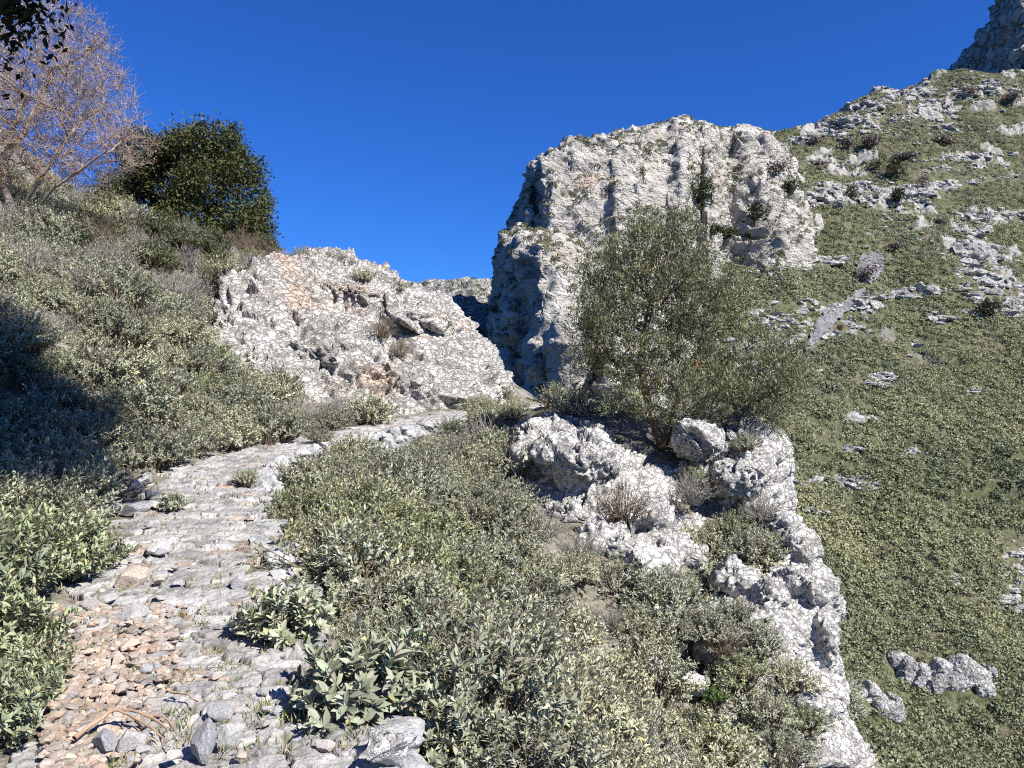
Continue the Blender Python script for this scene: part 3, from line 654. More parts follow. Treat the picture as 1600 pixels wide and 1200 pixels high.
for k in range(60):
    px, py = random.uniform(85, 265), random.uniform(965, 1195)
    if px > 150 + (1200 - py) * .55: continue
    sz = random.uniform(10, 26); loose(px, py, sz, sz * .5, "small reddish stone in the scree on the path's left side", k, True, group="reddish scree stones left of the path")
# bigger pale edge stones along the right border
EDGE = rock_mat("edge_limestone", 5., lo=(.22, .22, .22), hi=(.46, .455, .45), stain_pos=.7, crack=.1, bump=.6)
EDGEM = [new_mesh("edge_stone", v, f, EDGE) for v, f in SVC]
for k, yv in enumerate([2.75, 3.1, 3.4, 3.7, 4.05, 4.4, 4.8, 5.3, 5.75, 6.2, 6.6, 7.0, 7.4, 7.8, 8.25, 8.7, 9.1, 9.6, 10.1]):
    j = np.argmin(np.abs(PC[:900, 1] - yv) + (np.arange(len(PC[:900])) < 40)); p = PC[j].copy(); p[:2] += PN[j] * (.67 + random.uniform(-.05, .06)); sc_ = random.uniform(.14, .24)
    tag(link("edge_stone", EDGEM[k % 6], loc=(p[0], p[1], p[2] - .075 + random.uniform(-.02, .02)), rot=(random.uniform(-.15, .15), random.uniform(-.1, .1), random.uniform(0, 6.3)), scl=(sc_, sc_ * .9, sc_ * .6)), "large pale edge stone set along the path's right border", "stone", "edge stones on the path's right border")
# fine gravel on the red scree
def gravel():
    parts = []
    for k in range(1500):
        px, py = RNG.uniform(70, 290), RNG.uniform(945, 1230)
        if px > 160 + (1200 - py) * .5 + RNG.uniform(-30, 60): continue
        p = flat_px(px, py); V, F = SV2[RNG.integers(6)]; s = RNG.uniform(.012, .04)
        V = rotz(V, RNG.uniform(0, 6.3), RNG.uniform(-.3, .3)) * s; c = RNG.uniform(.6, 1.0) * np.array([(1, .95, .9), (1.03, .89, .79), (.85, .84, .82), (1, .86, .75)])[RNG.integers(4)]
        parts.append((V + p + np.array([0, 0, RNG.uniform(-.01, .012)]), F, np.tile(c, (len(V), 1))))
    V, F, t = merge(parts); tag(link("gravel", new_mesh("gravel", V, F, MAT['gravel'], tint=t, smooth=False)), kind='stuff')
gravel()
# dry-stone wall holding up the outside of the bend
def dry_wall():
    parts = []
    for k in np.arange(np.argmin(np.abs(PC[:, 1] - 10.2)), np.argmin(np.abs(PC[:, 1] - 21.)), 1):
        for lay in range(3):
            if RNG.uniform() < .25: continue
            p = PC[k].copy(); off = .74 + .10 * lay + RNG.uniform(-.05, .05); p[:2] += PN[k] * off; p[2] += -.02 - .17 * lay + RNG.uniform(-.05, .06)
            V, F = SV[RNG.integers(9)]; s = RNG.uniform(.09, .19); V = rotz(V, RNG.uniform(0, 6.3), RNG.uniform(-.4, .4)) * s; parts.append((V + p, F))
    V, F, _ = merge(parts); c = V.mean(0)
    tag(link("dry_stone_wall", new_mesh("dry_stone_wall", V - c, F, EDGE, smooth=False), loc=c), "low dry stone wall holding up the outer edge of the path's bend", "stone wall")
dry_wall()

# ------------------------------------------------------------------ plants
def tubes(P0, P1, r0, r1, sides=4):
    n = len(P0); ax = unit(P1 - P0); ref = np.where(np.abs(ax[:, 2:3]) < .9, np.array([[0, 0, 1.]]), np.array([[1., 0, 0]]))
    u = unit(np.cross(ax, ref)); v = np.cross(ax, u); a = np.arange(sides) * 2 * pi / sides
    ring = np.cos(a)[None, :, None] * u[:, None] + np.sin(a)[None, :, None] * v[:, None]
    V = np.concatenate([P0[:, None] + ring * r0[:, None, None], P1[:, None] + ring * r1[:, None, None]], 1).reshape(-1, 3)
    b = (np.arange(n) * 2 * sides)[:, None]; j = np.arange(sides)[None]; k = (j + 1) % sides
    F = np.stack([b + j, b + k, b + sides + k, b + sides + j], 2).reshape(-1, 4)
    return V, F
def leaves(C, axis, nrm, ln, wd, fold=.25):
    """folded lance-shaped leaves, 5 verts / 4 triangles each"""
    axis = unit(axis); side = unit(np.cross(axis, nrm)); up = np.cross(side, axis); ln, wd = ln[:, None], wd[:, None]
    b = C; m = C + axis * ln * .45; t = C + axis * ln - up * ln * (.02 + .26 * ((np.arange(len(C)) * 0.618) % 1))[:, None]
    l_ = m + side * wd * .5 + up * wd * fold; r_ = m - side * wd * .5 + up * wd * fold
    V = np.stack([b, l_, r_, m, t], 1).reshape(-1, 3); k = (np.arange(len(C)) * 5)[:, None]
    F = np.concatenate([k + np.array([[0, 3, 2]]) * 1, k + np.array([[0, 1, 3]]), k + np.array([[3, 4, 2]]), k + np.array([[1, 4, 3]])])
    return V, F[:, ::-1]
def leaves8(C, axis, nrm, ln, wd, fold=.22):
    """oblong drooping leaf: 8 verts / 8 triangles"""
    axis = unit(axis); side = unit(np.cross(axis, nrm)); up = np.cross(side, axis); ln, wd = ln[:, None], wd[:, None]
    dr = ((np.arange(len(C)) * .618) % 1)[:, None] * .30 + .04
    def at(t, w): 
        m = C + axis * ln * t - up * ln * dr * t * t; return m, m + side * wd * w + up * wd * fold * w * 2, m - side * wd * w + up * wd * fold * w * 2
    m1, l1, r1 = at(.28, .42); m2, l2, r2 = at(.66, .44); t, _, _ = at(1., 0)
    V = np.stack([C, l1, r1, m1, l2, r2, m2, t], 1).reshape(-1, 3); k = (np.arange(len(C)) * 8)[:, None]
    T = [(0, 3, 1), (0, 2, 3), (1, 3, 6), (1, 6, 4), (3, 2, 5), (3, 5, 6), (4, 6, 7), (6, 5, 7)]
    return V, np.concatenate([k + np.array([q]) for q in T])
def leaves2(C, axis, nrm, ln, wd):
    axis = unit(axis); side = unit(np.cross(axis, nrm)); up = np.cross(side, axis); ln, wd = ln[:, None], wd[:, None]
    m = C + axis * ln * .5
    V = np.stack([C, m + side * wd * .5 + up * wd * .15, C + axis * ln, m - side * wd * .5 + up * wd * .15], 1).reshape(-1, 3)
    k = (np.arange(len(C)) * 4)[:, None]
    return V, np.concatenate([k + np.array([[0, 2, 1]]), k + np.array([[0, 3, 2]])])
def tints(n, base, r, var=.22, yellow=.02, per=5):
    c = np.array(base) * r.uniform(1 - var, 1 + var, (n, 1)) * r.uniform(.94, 1.06, (n, 3))
    y = r.uniform(size=n) < yellow; c[y] = c[y] * np.array([1.35, 1.2, .75]); return np.repeat(c, per, 0)

def shrub_meshes(name, seed, R, H, nst, nlf, ll, lw, col, stem_mat, bare=.0, low=.35, mat='sage', up=.35, broad=False):
    r = np.random.default_rng(seed)
    ph = r.uniform(0, 2 * pi, nst); ct = r.uniform(.05, 1, nst) ** .8; st = np.sqrt(1 - ct * ct)
    q = r.uniform(.72, 1.06, nst); lob = 1 + .22 * np.sin(ph * 3 + seed) + .12 * np.sin(ph * 5 + 2 * seed)
    tip = np.stack([R * lob * st * np.cos(ph), R * lob * st * np.sin(ph), H * (.12 + .88 * ct)], 1) * q[:, None]
    b0 = np.stack([.3 * R * st * np.cos(ph), .3 * R * st * np.sin(ph), np.full(nst, -.08)], 1) + r.normal(0, .05 * R, (nst, 3)); b0[:, 2] = -.08
    mid = (b0 * .55 + tip * .45); mid[:, :2] *= .8; mid[:, 2] += .06 * H; mid += r.normal(0, .05 * R, (nst, 3))
    def pt(t): return (1 - t)[:, None] ** 2 * b0[ii] + 2 * (t * (1 - t))[:, None] * mid[ii] + (t * t)[:, None] * tip[ii]
    Vs, Fs = tubes(np.concatenate([b0, mid]), np.concatenate([mid, tip]), np.concatenate([np.full(nst, .007), np.full(nst, .005)]), np.concatenate([np.full(nst, .005), np.full(nst, .0022)]), 3)
    if bare:
        nb = int(nst * bare * 4); jj = r.integers(nst, size=nb); t = r.uniform(.4, .95, nb)[:, None]; a = mid[jj] * (1 - t) + tip[jj] * t
        e = a + unit(r.normal(size=(nb, 3)) + np.array([0, 0, .7]) + .8 * unit(tip[jj])) * r.uniform(.08, .24, (nb, 1)) * R * 1.6
        V2, F2 = tubes(a, e, np.full(nb, .0032), np.full(nb, .0014), 3); Fs = np.concatenate([Fs, F2 + len(Vs)]); Vs = np.concatenate([Vs, V2])
    stems = new_mesh(name + "_stems", Vs, Fs, stem_mat)
    lv = nst * nlf; ii = np.repeat(np.arange(nst), nlf)
    if bare: keep = r.uniform(size=lv) > bare; ii = ii[keep]; lv = len(ii)
    t = low + (1 - low) * r.uniform(0, 1, lv) ** .6; C = pt(t); d = unit(pt(np.minimum(t + .05, 1.05)) - C)
    rad_ = unit(r.normal(size=(lv, 3))); rad_ -= d * (rad_ * d).sum(1, keepdims=True); rad_ = unit(rad_)
    spread = np.where(t > .93, .55, 1.15)
    ax = d * .75 + rad_ * spread[:, None] + np.array([0, 0, up]); nrm = unit(d * .9 + np.array([0, 0, .5]) + .25 * r.normal(size=(lv, 3)))
    L = ll * r.uniform(.6, 1.25, lv) * np.where(t > .93, .75, 1)
    V, F = (leaves8 if broad else leaves)(C, ax, nrm, L, L * lw * r.uniform(.85, 1.15, lv))
    return new_mesh(name + "_foliage", V, F, MAT[mat], tint=tints(lv, col, r, per=8 if broad else 5)), stems
SAGE = (.335, .35, .25); GREEN = (.235, .262, .15); GREY = (.29, .29, .24)
BIG = [shrub_meshes("sage", 10 + k, .55, .62, 130, 26, .074, .37, (.235, .265, .165), MAT['stem'], low=.3, broad=True) for k in range(3)]
PALE = [shrub_meshes("sage", 20 + k, .36, .42, 75, 21, .076, .42, (.30, .318, .225), MAT['stem'], low=.3, broad=True) for k in range(3)]
MID = [shrub_meshes("sage", 30 + k, .55, .55, 140, 25, .052, .36, SAGE, MAT['stem'], low=.45) for k in range(5)]
GRN = [shrub_meshes("spurge", 40 + k, .52, .52, 130, 20, .055, .34, GREEN, MAT['stem'], low=.45) for k in range(4)]
DRY = [shrub_meshes("twiggy", 50 + k, .52, .60, 120, 16, .045, .30, GREY, MAT['grey_twig'], bare=.62, low=.5) for k in range(4)]
ROUGH = [shrub_meshes("dead", 60 + k, .5, .55, 110, 10, .05, .25, (.17, .12, .085), MAT['stem'], bare=.8, low=.5) for k in range(2)]
DARKG = [shrub_meshes("thicket", 80 + k, .52, .55, 120, 20, .06, .40, (.105, .12, .055), MAT['stem'], low=.35) for k in range(2)]
HERB = [shrub_meshes("herb", 70 + k, .20, .22, 40, 16, .045, .6, (.13, .21, .055), MAT['stem'], low=.4) for k in range(2)]
def shrub(name, mesh2, p, s, label, cat="shrub", group=None, rz=None, sz=1., tilt=(0, 0)):
    e = link(name, None, loc=p, rot=(tilt[0], tilt[1], RNG.uniform(0, 6.28) if rz is None else rz), scl=(s, s, s * sz)); e.empty_display_size = .1
    link("foliage", mesh2[0], e); link("stems", mesh2[1], e); return tag(e, label, cat, group)

def in_poly(poly, x, y):
    c = False; j = len(poly) - 1
    for i in range(len(poly)):
        if (poly[i][1] > y) != (poly[j][1] > y) and x < (poly[j][0] - poly[i][0]) * (y - poly[i][1]) / (poly[j][1] - poly[i][1]) + poly[i][0]: c = not c
        j = i
    return c
ROCKPX = [[(350, 520), (400, 430), (480, 405), (560, 415), (680, 465), (790, 600), (760, 650), (640, 650), (480, 635), (440, 590), (340, 540)],
          [(812, 690), (825, 662), (960, 668), (1010, 720), (1060, 800), (1085, 890), (1030, 895), (950, 860), (890, 825), (820, 770)],
          [(1040, 690), (1100, 645), (1200, 655), (1235, 730), (1235, 830), (1180, 820), (1080, 740)],
          [(1200, 890), (1240, 860), (1320, 920), (1310, 1050), (1260, 1060), (1180, 1040), (1150, 960)],
          [(1280, 1110), (1320, 1100), (1380, 1210), (1300, 1210)], [(1180, 1130), (1240, 1100), (1250, 1200), (1200, 1200)]]
def scatter(polys, spacing, seed):
    """jittered world grid over the near ground; keeps what shows inside the given photo regions"""
    r = np.random.default_rng(seed); xs = np.arange(-18, 9, spacing); ys = np.arange(2.6, 34, spacing); X, Yg = np.meshgrid(xs, ys)
    P = np.c_[X.ravel(), Yg.ravel()] + r.uniform(-.42, .42, (X.size, 2)) * spacing
    z = ground(P); idx, sd = path_sd(P); out = []
    for p, zz, s_ in zip(P, z, sd):
        if (-.98 if p[1] > 11.5 or p[1] < 7.6 else -1.25) < s_ < 1.02 and p[1] < 24: continue
        px, py = 800 + p[0] / p[1] * FPX, 600 - (zz + .25 - EYE) / p[1] * FPX
        if not any(in_poly(q, px, py) for q in polys) or any(in_poly(q, px, py) for q in ROCKPX): continue
        out.append((p[0], p[1], zz, px, py, s_))
    return out
LEFT = [[(-120, 330), (40, 350), (200, 415), (340, 445), (420, 450), (340, 530), (430, 590), (480, 640), (620, 650), (600, 690), (330, 730), (200, 800), (-120, 830)], [(-150, 230), (120, 270), (260, 385), (200, 400), (-150, 360)]]
RIGHT = [[(420, 700), (640, 655), (830, 630), (830, 750), (930, 820), (1010, 860), (1100, 860), (1240, 850), (1200, 900), (1150, 960), (1290, 1060), (1380, 1260), (500, 1260), (480, 1000), (400, 800)]]
for x, y, z, px, py, sd in scatter([[(50, 345), (200, 340), (430, 385), (430, 450), (340, 445), (200, 415)]], .62, 8):
    k = RNG.uniform(); ms, nm = (DARKG, "dark green") if k < .62 else (DRY, "grey") if k < .82 else (ROUGH, "brown")
    shrub("thicket_shrub", ms[RNG.integers(len(ms))], (x, y, z), RNG.uniform(.9, 1.5), nm + " tangled shrub in the thicket under the trees", group=nm + " shrubs of the thicket")
KINDS = dict(sage=(MID, "sage_shrub", "grey green sage shrub", "sage shrubs"), dry=(DRY, "twiggy_shrub", "grey twiggy half bare shrub", "twiggy shrubs"), green=(GRN, "green_shrub", "greener leafy shrub", "green shrubs"))
PLANTS = []
for x, y, z, px, py, sd in scatter(LEFT, .56, 3):
    n1 = perlin(np.array([[x * .35, y * .35, 3.3]]))[0] + RNG.uniform(-.28, .28)
    PLANTS.append(("dry" if n1 > .42 else "green" if n1 < -.36 else "sage", (x, y, z), RNG.choice([.65, .9, 1.05, 1.25, 1.5]) * RNG.uniform(.9, 1.1), "covering the bank left of the path", "on the left bank"))
for x, y, z, px, py, sd in scatter(RIGHT, .50, 4):
    n1 = perlin(np.array([[x * .5, y * .5, 8.3]]))[0] + RNG.uniform(-.3, .3)
    PLANTS.append(("dry" if n1 > .52 else "green" if n1 < -.20 else "sage", (x, y, z), RNG.choice([.5, .75, .9, 1.05, 1.3]) * RNG.uniform(.9, 1.1), "covering the slope right of the path", "on the right slope"))
PLANTS.sort(key=lambda p: p[1][1] / p[2]); cnt = {}; over = []
def lod(me):
    n = len(me.vertices); v = np.empty(n * 3, np.float32); me.vertices.foreach_get("co", v); v = v.reshape(-1, 5, 3); t = np.empty(n * 4, np.float32); me.attributes["tint"].data.foreach_get("color", t)
    return v.astype(float), t.reshape(-1, 5, 4)[:, :, :3]
LODS = {k: [lod(m[0]) for m in v[0]] for k, v in KINDS.items()}
for kd, p, s, where, g in PLANTS:
    ms, nm, lab, gr = KINDS[kd]; cnt[kd] = cnt.get(kd, 0) + 1
    if cnt[kd] <= 285: shrub(nm, ms[RNG.integers(len(ms))], p, s, lab + " " + where, group=gr + " " + g, sz=RNG.uniform(.78, 1.08))
    else:                                                             # the smallest ones in view: one mass, fewer and larger leaves
        v, t = LODS[kd][RNG.integers(len(ms))]; k = RNG.choice(len(v), len(v) // 3, replace=False); v, t = v[k], t[k]; c = v.mean(1, keepdims=True); v = c + (v - c) * 1.5
        V = rotz(v.reshape(-1, 3), RNG.uniform(0, 6.3)) * s + np.array(p); q = (np.arange(len(k)) * 5)[:, None]
        over.append((V, np.concatenate([q + np.array([[0, 4, 1]]), q + np.array([[0, 2, 4]])]), t.reshape(-1, 3)))
if over:
    V, F, t = merge(over); tag(link("undergrowth", new_mesh("undergrowth", V, F, MAT['sage'], tint=t)), kind='stuff')
print("PLANTS", cnt)
# the big leafy sage at the left foreground
for k, (px, py, d, s) in enumerate([(20, 930, 5.6, .95), (110, 900, 6.3, .85), (60, 870, 6.9, .75), (-60, 1000, 4.9, 1.0), (150, 890, 6.7, .5), (-20, 1080, 4.3, .75), (30, 1130, 4.0, .5), (-90, 900, 6.0, 1.1), (-20, 840, 7.3, .8), (-20, 1190, 3.55, .55)]):
    p = W(px, py, d); g = on_ground(p[0], p[1])
    shrub("sage_shrub", BIG[k % 3], g, s, "large leaved green sage bush crowding the path's near left edge", group="leafy sage bushes at the near left edge", sz=1.1)
for px, py, s, lab, ms in [(455, 1000, .95, "pale sage clump sprawling over the path's right edge, upper of three", PALE), (560, 1115, 1.1, "pale sage clump sprawling over the path's right edge, middle of three", PALE), (680, 1215, .85, "broad leaved pale sage at the bottom edge right of the path, lowest of three", PALE),
                          (268, 795, .5, "small sage plant growing by the roadside stone pile", PALE), (500, 690, .6, "small sage plant on the path's edge wall", MID), (385, 755, .42, "tiny sage tuft growing in the middle of the bend", MID)]:
    p = near_hit(px, py) if px not in (268, 500, 385) else flat_px(px, py)
    shrub("sage_shrub", ms[int(px) % 3], p, s, lab)
p = near_hit(575, 665); shrub("sage_shrub", MID[1], p, 1.5, "round sage shrub at the foot of the pale outcrop beside the path")
p = near_hit(750, 645); shrub("sage_shrub", MID[2], p + np.array([0, .3, 0]), 1.0, "sage shrub at the outcrop's right foot where the path vanishes")
for px, py, d, s, ms, lab in [(475, 402, 24.6, 1.0, MID, "sage shrub on the outcrop's top, left of the bare sprig"), (510, 402, 24.8, .7, MID, "low shrub on the outcrop's top beside the bare sprig"), (540, 408, 24.8, .8, DRY, "bare pale sprig standing on the outcrop's crest"), (568, 430, 24, .75, MID, "green shrub in the groove below the outcrop's crest"), (470, 500, 21.6, .55, GRN, "small green shrub growing alone on the outcrop's face"),
                              (598, 515, 21.5, .95, ROUGH, "brown dead creeper hanging in the outcrop's cleft, upper clump"), (625, 545, 21.3, .8, ROUGH, "brown dead creeper hanging in the outcrop's cleft, lower clump"), (600, 570, 21.1, .5, HERB, "fresh green bush below the brown dead creeper"), (500, 560, 20.8, .5, ROUGH, "dark hanging plant in a hollow of the outcrop's face"), (625, 445, 24.4, .6, MID, "grey shrub on the outcrop's falling right crest"), (440, 402, 24.2, .7, DRY, "dry shrub at the outcrop's top left corner"),
                              (395, 420, 23.5, 1.2, DRY, "dry grey shrub overlapping the outcrop's left shoulder"), (350, 430, 22.5, 1.4, MID, "wide sage shrub left of the outcrop's shoulder")]:
    shrub({"HERB": "green_shrub"}.get("x", "rock_shrub"), ms[int(px) % len(ms)], W(px, py + 8, d), s * 1.0, lab, tilt=(.25, 0))
for px, py, d, s, ms, lab in [(975, 800, 11.9, 1.1, ROUGH, "dark leafless bush standing against the white crag"), (1130, 1005, 9.6, .7, ROUGH, "rust coloured dry fern hanging by the lower crag"), (1190, 1005, 9.75, .7, MID, "sage shrub rooted in the middle of the lower crag"), (1160, 1055, 9.35, .8, GRN, "green shrub at the left edge of the lower crag"), (1235, 1062, 9.7, .7, MID, "sage shrub in the saddle between the lower and the bottom crag"), (1200, 1115, 9.0, .7, MID, "sage shrub on the bottom crag's left shoulder"), (1262, 1130, 9.2, .6, GRN, "small green shrub on top of the bottom crag"), (1150, 965, 10.2, .7, MID, "sage shrub on the lower crag's upper ledge"), (1212, 845, 11.9, .55, GRN, "small green shrub on the rock strip between the crags"), (1105, 985, 9.7, .8, MID, "sage shrub beside the split pale boulder"), (1225, 1180, 8.6, .7, MID, "sage shrub near the bottom edge on the bottom crag"), (1118, 1085, 8.6, .75, HERB, "vivid green herb clump among the shrubs under the lower crag"), (1165, 690, 13.6, .6, MID, "shrub growing on the olive crag's right block"),
                              (1080, 770, 12.7, .8, DRY, "dark twiggy shrub in the crag's hollow"), (1190, 800, 12.7, .75, DRY, "twiggy shrub at the foot of the crag's right block"), (1235, 950, 10.6, .35, ROUGH, "brown tuft in the lower crag's crack"), (1140, 830, 12.2, .9, GRN, "leafy green shrub filling the ledge below the crag"), (1180, 860, 11.6, .9, MID, "sage shrub on the ledge between the two crags"),
                              (1085, 740, 13.3, .6, GRN, "small green shrub in the crag's upper hollow"), (805, 632, 22, .9, MID, "sage shrub on the bare slope where the path vanishes"), (785, 615, 24, .9, GRN, "green shrub under the cliff's shaded face behind the path's end"), (905, 640, 16.5, 1.3, MID, "shaded shrub in the olive tree's shadow, left one"), (960, 650, 16, 1.2, DRY, "shaded shrub in the olive tree's shadow, right one"), (870, 625, 19, 1.2, MID, "sage shrub beyond the white crag by the path's end")]:
    shrub("rock_shrub", ms[int(px) % len(ms)], W(px, py + 12, d), s, lab, cat="fern" if "fern" in lab else "herb" if "herb" in lab else "shrub")

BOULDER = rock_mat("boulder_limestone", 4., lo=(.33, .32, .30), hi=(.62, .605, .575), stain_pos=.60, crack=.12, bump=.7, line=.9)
BOULD = [new_mesh("boulder", v, f, BOULDER) for v, f in SVC]
for k, (px, py, w, h, lab) in enumerate([(1075, 950, 66, 62, "split pale boulder among the shrubs left of the lower crag"), (1128, 915, 34, 56, "pointed white boulder above the split pale boulder"), (768, 1050, 70, 80, "brownish grey boulder sunk in the shrubs of the near slope"), (830, 1120, 60, 50, "grey boulder low in the shrubs, below the brownish one"), (570, 935, 50, 40, "pinkish low rock showing between shrubs beside the path"), (1010, 1040, 40, 30, "small white rock peeping from the middle of the shrubs"), (1075, 1065, 60, 30, "flat white rocks beside the vivid green herb"), (805, 905, 30, 26, "pinkish grey rock high in the shrub slope"), (430, 650, 34, 30, "pale boulder on the bank above the path's bend"), (20, 412, 40, 26, "white rock at the frame's left edge high on the bank"), (372, 698, 24, 14, "white stone at the upper edge of the path's bend"), (1130, 1120, 44, 60, "white rock below the vivid green herb"), (618, 1165, 90, 60, "white rock at the bottom edge between the two lowest sage clumps"), (560, 1085, 50, 36, "pale rock behind the middle sage clump"), (880, 1165, 40, 36, "rock low in the shrubs near the bottom edge")]):
    p = near_hit(px, py + h * .3)
    if p is None: continue
    p = p + np.array([0, -.15, .12]); sx, sz_ = w / FPX * p[1] / 1.9, h / FPX * p[1] / 1.5
    tag(link("boulder", BOULD[k % 6], loc=p, rot=(.1, .1, k * 1.3), scl=(sx, sx * .9, sz_)), lab, "boulder")
# ------------------------------------------------------------------ trees
def grow(att, root, step, infl, kill, maxit=400, seed=0, lead=None):
    r = np.random.default_rng(seed); nodes = [np.array(root, float)]; par = [-1]
    for q in (lead or []):                                          # stems drawn by hand first
        prev = q[0]
        for pnt in q[1:]:
            nodes.append(np.array(pnt, float)); par.append(prev); prev = len(nodes) - 1
    A_ = att.copy(); Nn = np.array(nodes); D = np.linalg.norm(A_[:, None] - Nn[None], axis=2); near = D.argmin(1); nd = D.min(1)
    for _ in range(maxit):
        act = nd < infl
        if not act.any():
            k = nd.argmin(); act = np.zeros(len(A_), bool); act[k] = True
        if not len(A_): break
        dirs = unit(A_[act] - Nn[near[act]]); acc = np.zeros((len(Nn), 3)); np.add.at(acc, near[act], dirs)
        grow_i = np.unique(near[act]); nd_ = unit(acc[grow_i] + r.normal(0, .25, (len(grow_i), 3)))
        new = Nn[grow_i] + nd_ * step
        par += list(grow_i); base = len(Nn); Nn = np.vstack([Nn, new])
        Dn = np.linalg.norm(A_[:, None] - new[None], axis=2); m = Dn.argmin(1); mv = Dn.min(1); b = mv < nd; near = np.where(b, base + m, near); nd = np.where(b, mv, nd)
        k = nd > kill; A_, near, nd = A_[k], near[k], nd[k]
        if len(A_) == 0 or len(Nn) > 9000: break
    return Nn, np.array(par)
def radii(Nn, par, tipr, ex=2.3):
    w = np.zeros(len(Nn)); ch = np.bincount(par[1:], minlength=len(Nn))
    for i in range(len(Nn) - 1, 0, -1):
        if w[i] == 0: w[i] = tipr ** ex
        w[par[i]] += w[i]
    return w ** (1 / ex), ch
def crown_pts(ells, n, r, shell=.0):
    vol = np.array([e[3] * e[4] * e[5] for e in ells]); k = r.choice(len(ells), n, p=vol / vol.sum()); E = np.array(ells)[k]
    v = unit(r.normal(size=(n, 3))) * (r.uniform(shell ** 3, 1, (n, 1)) ** (1 / 3)); return E[:, :3] + v * E[:, 3:6]
def ell(px, py, d, rx, ry, rd):
    c = W(px, py, d); return (*c, rx / FPX * d, rd, ry / FPX * d)
def tree(name, label, cat, root, ells, natt, step, infl, kill, tipr, bark, leafmat, col, leaf, per_node, cloud, seed, lead=None, shell=.0, twigs=0, twig_mat=None, twig_len=.3, twig_r=.004, upw=.2, leafname="foliage", jitter=.02, thin=8, ex=2.3):
    r = np.random.default_rng(seed); root = np.array(root, float)
    att = crown_pts(ells, natt, r, shell); Nn, par = grow(att, root, step, infl, kill, seed=seed, lead=lead)
    rd_, ch = radii(Nn, par, tipr, ex); rd_ = np.minimum(rd_, rd_.max() * .9)
    Nn = Nn + r.normal(0, jitter, Nn.shape) * (np.arange(len(Nn)) > 0)[:, None]
    e = link(name, None, loc=root); e.empty_display_size = .3; tag(e, label, cat)
    i = np.arange(1, len(Nn)); a, b = Nn[par[i]], Nn[i]; thick = rd_[i] > tipr * 3.0
    V, F = tubes(a[thick], b[thick] + .15 * (b - a)[thick], np.minimum(rd_[par[i]], rd_[i] * 1.25)[thick], rd_[i][thick], 7); link("trunk", new_mesh(name + "_trunk", V - root, F, bark), e)
    V, F = tubes(a[~thick], b[~thick], np.minimum(rd_[par[i]], rd_[i] * 1.4)[~thick], rd_[i][~thick], 3)
    tips = np.where(rd_ < tipr * (thin / 4.))[0]; tips = tips[tips > 3]
    if twigs:
        P0 = np.repeat(Nn[tips], twigs, 0); dd = np.repeat(unit(Nn[tips] - Nn[par[tips]]), twigs, 0)
        ax = unit(dd * .6 + r.normal(0, .65, P0.shape) + np.array([0, 0, upw])); P1 = P0 + ax * r.uniform(.4, 1.1, (len(P0), 1)) * twig_len
        V2, F2 = tubes(P0, P1, np.full(len(P0), twig_r), np.full(len(P0), twig_r * .5), 3)
        if twig_mat: link("twigs", new_mesh(name + "_twigs", V2 - root, F2, twig_mat), e)
        else: V, F = np.concatenate([V, V2]), np.concatenate([F, F2 + len(V)])
        L0, L1 = P0, P1
    else: L0 = L1 = None
    link("branches", new_mesh(name + "_branches", V - root, F, bark), e)
    if leaf:
        if L0 is not None:
            k = np.repeat(np.arange(len(L0)), per_node); t = r.uniform(.15, 1.05, (len(k), 1)); C = L0[k] * (1 - t) + L1[k] * t; dd = unit(L1 - L0)[k]
            ax = dd * .7 + r.normal(0, .6, C.shape) + np.array([0, 0, upw]); C = C + r.normal(0, cloud, C.shape)
        else:
            k = np.repeat(tips, per_node); C = Nn[k] + r.normal(0, cloud, (len(k), 3)); ax = r.normal(0, 1, C.shape) + np.array([0, 0, upw])
        n = len(C); L = leaf[0] * r.uniform(.65, 1.25, n); nr_ = r.normal(0, .6, C.shape) + np.array([0, 0, .8])
        V, F = leaves2(C, ax, nr_, L, L * leaf[1])
        tv = tints(n, col, r, .3, .04, 4)
        link(leafname, new_mesh(name + "_" + leafname, V - root, F, leafmat, tint=tv), e)
    return e

# olive on the crag
root = W(1035, 700, 14.3)
oe = [ell(1000, 440, 14.6, 95, 85, 1.1), ell(1045, 385, 14.6, 70, 55, .8), ell(1095, 480, 14.7, 75, 85, 1.1), ell(950, 510, 14.4, 62, 75, .9), ell(1180, 590, 14.4, 80, 75, 1.0), ell(1010, 560, 14.4, 85, 60, 1.0), ell(1100, 610, 14.0, 90, 45, .9), ell(930, 560, 14.4, 42, 35, .6), ell(1205, 640, 14.2, 50, 40, .6), ell(1222, 590, 14.4, 40, 46, .7), ell(1000, 630, 13.9, 60, 34, .6), ell(1075, 650, 13.7, 60, 26, .5)]
lead = [[0, W(1022, 660, 14.3), W(1010, 620, 14.4), W(1000, 570, 14.5), W(1002, 520, 14.5), W(1020, 470, 14.6)], [0, W(1045, 665, 14.2), W(1058, 625, 14.2), W(1085, 570, 14.4), W(1100, 520, 14.6)], [6, W(1110, 660, 14.0), W(1150, 645, 14.1), W(1190, 620, 14.3)], [2, W(985, 590, 14.3), W(955, 560, 14.3)]]
tree("olive_tree", "airy grey green olive tree rooted on the white crag by the drop", "tree", root, oe, 2300, .15, 1.0, .20, .0065, MAT['olive_bark'], MAT['olive'], (.142, .154, .082), (.085, .21), 22, .05, 3, lead=lead, twigs=3, twig_len=.30, twig_r=.0035, upw=.45, jitter=.03, ex=2.15)
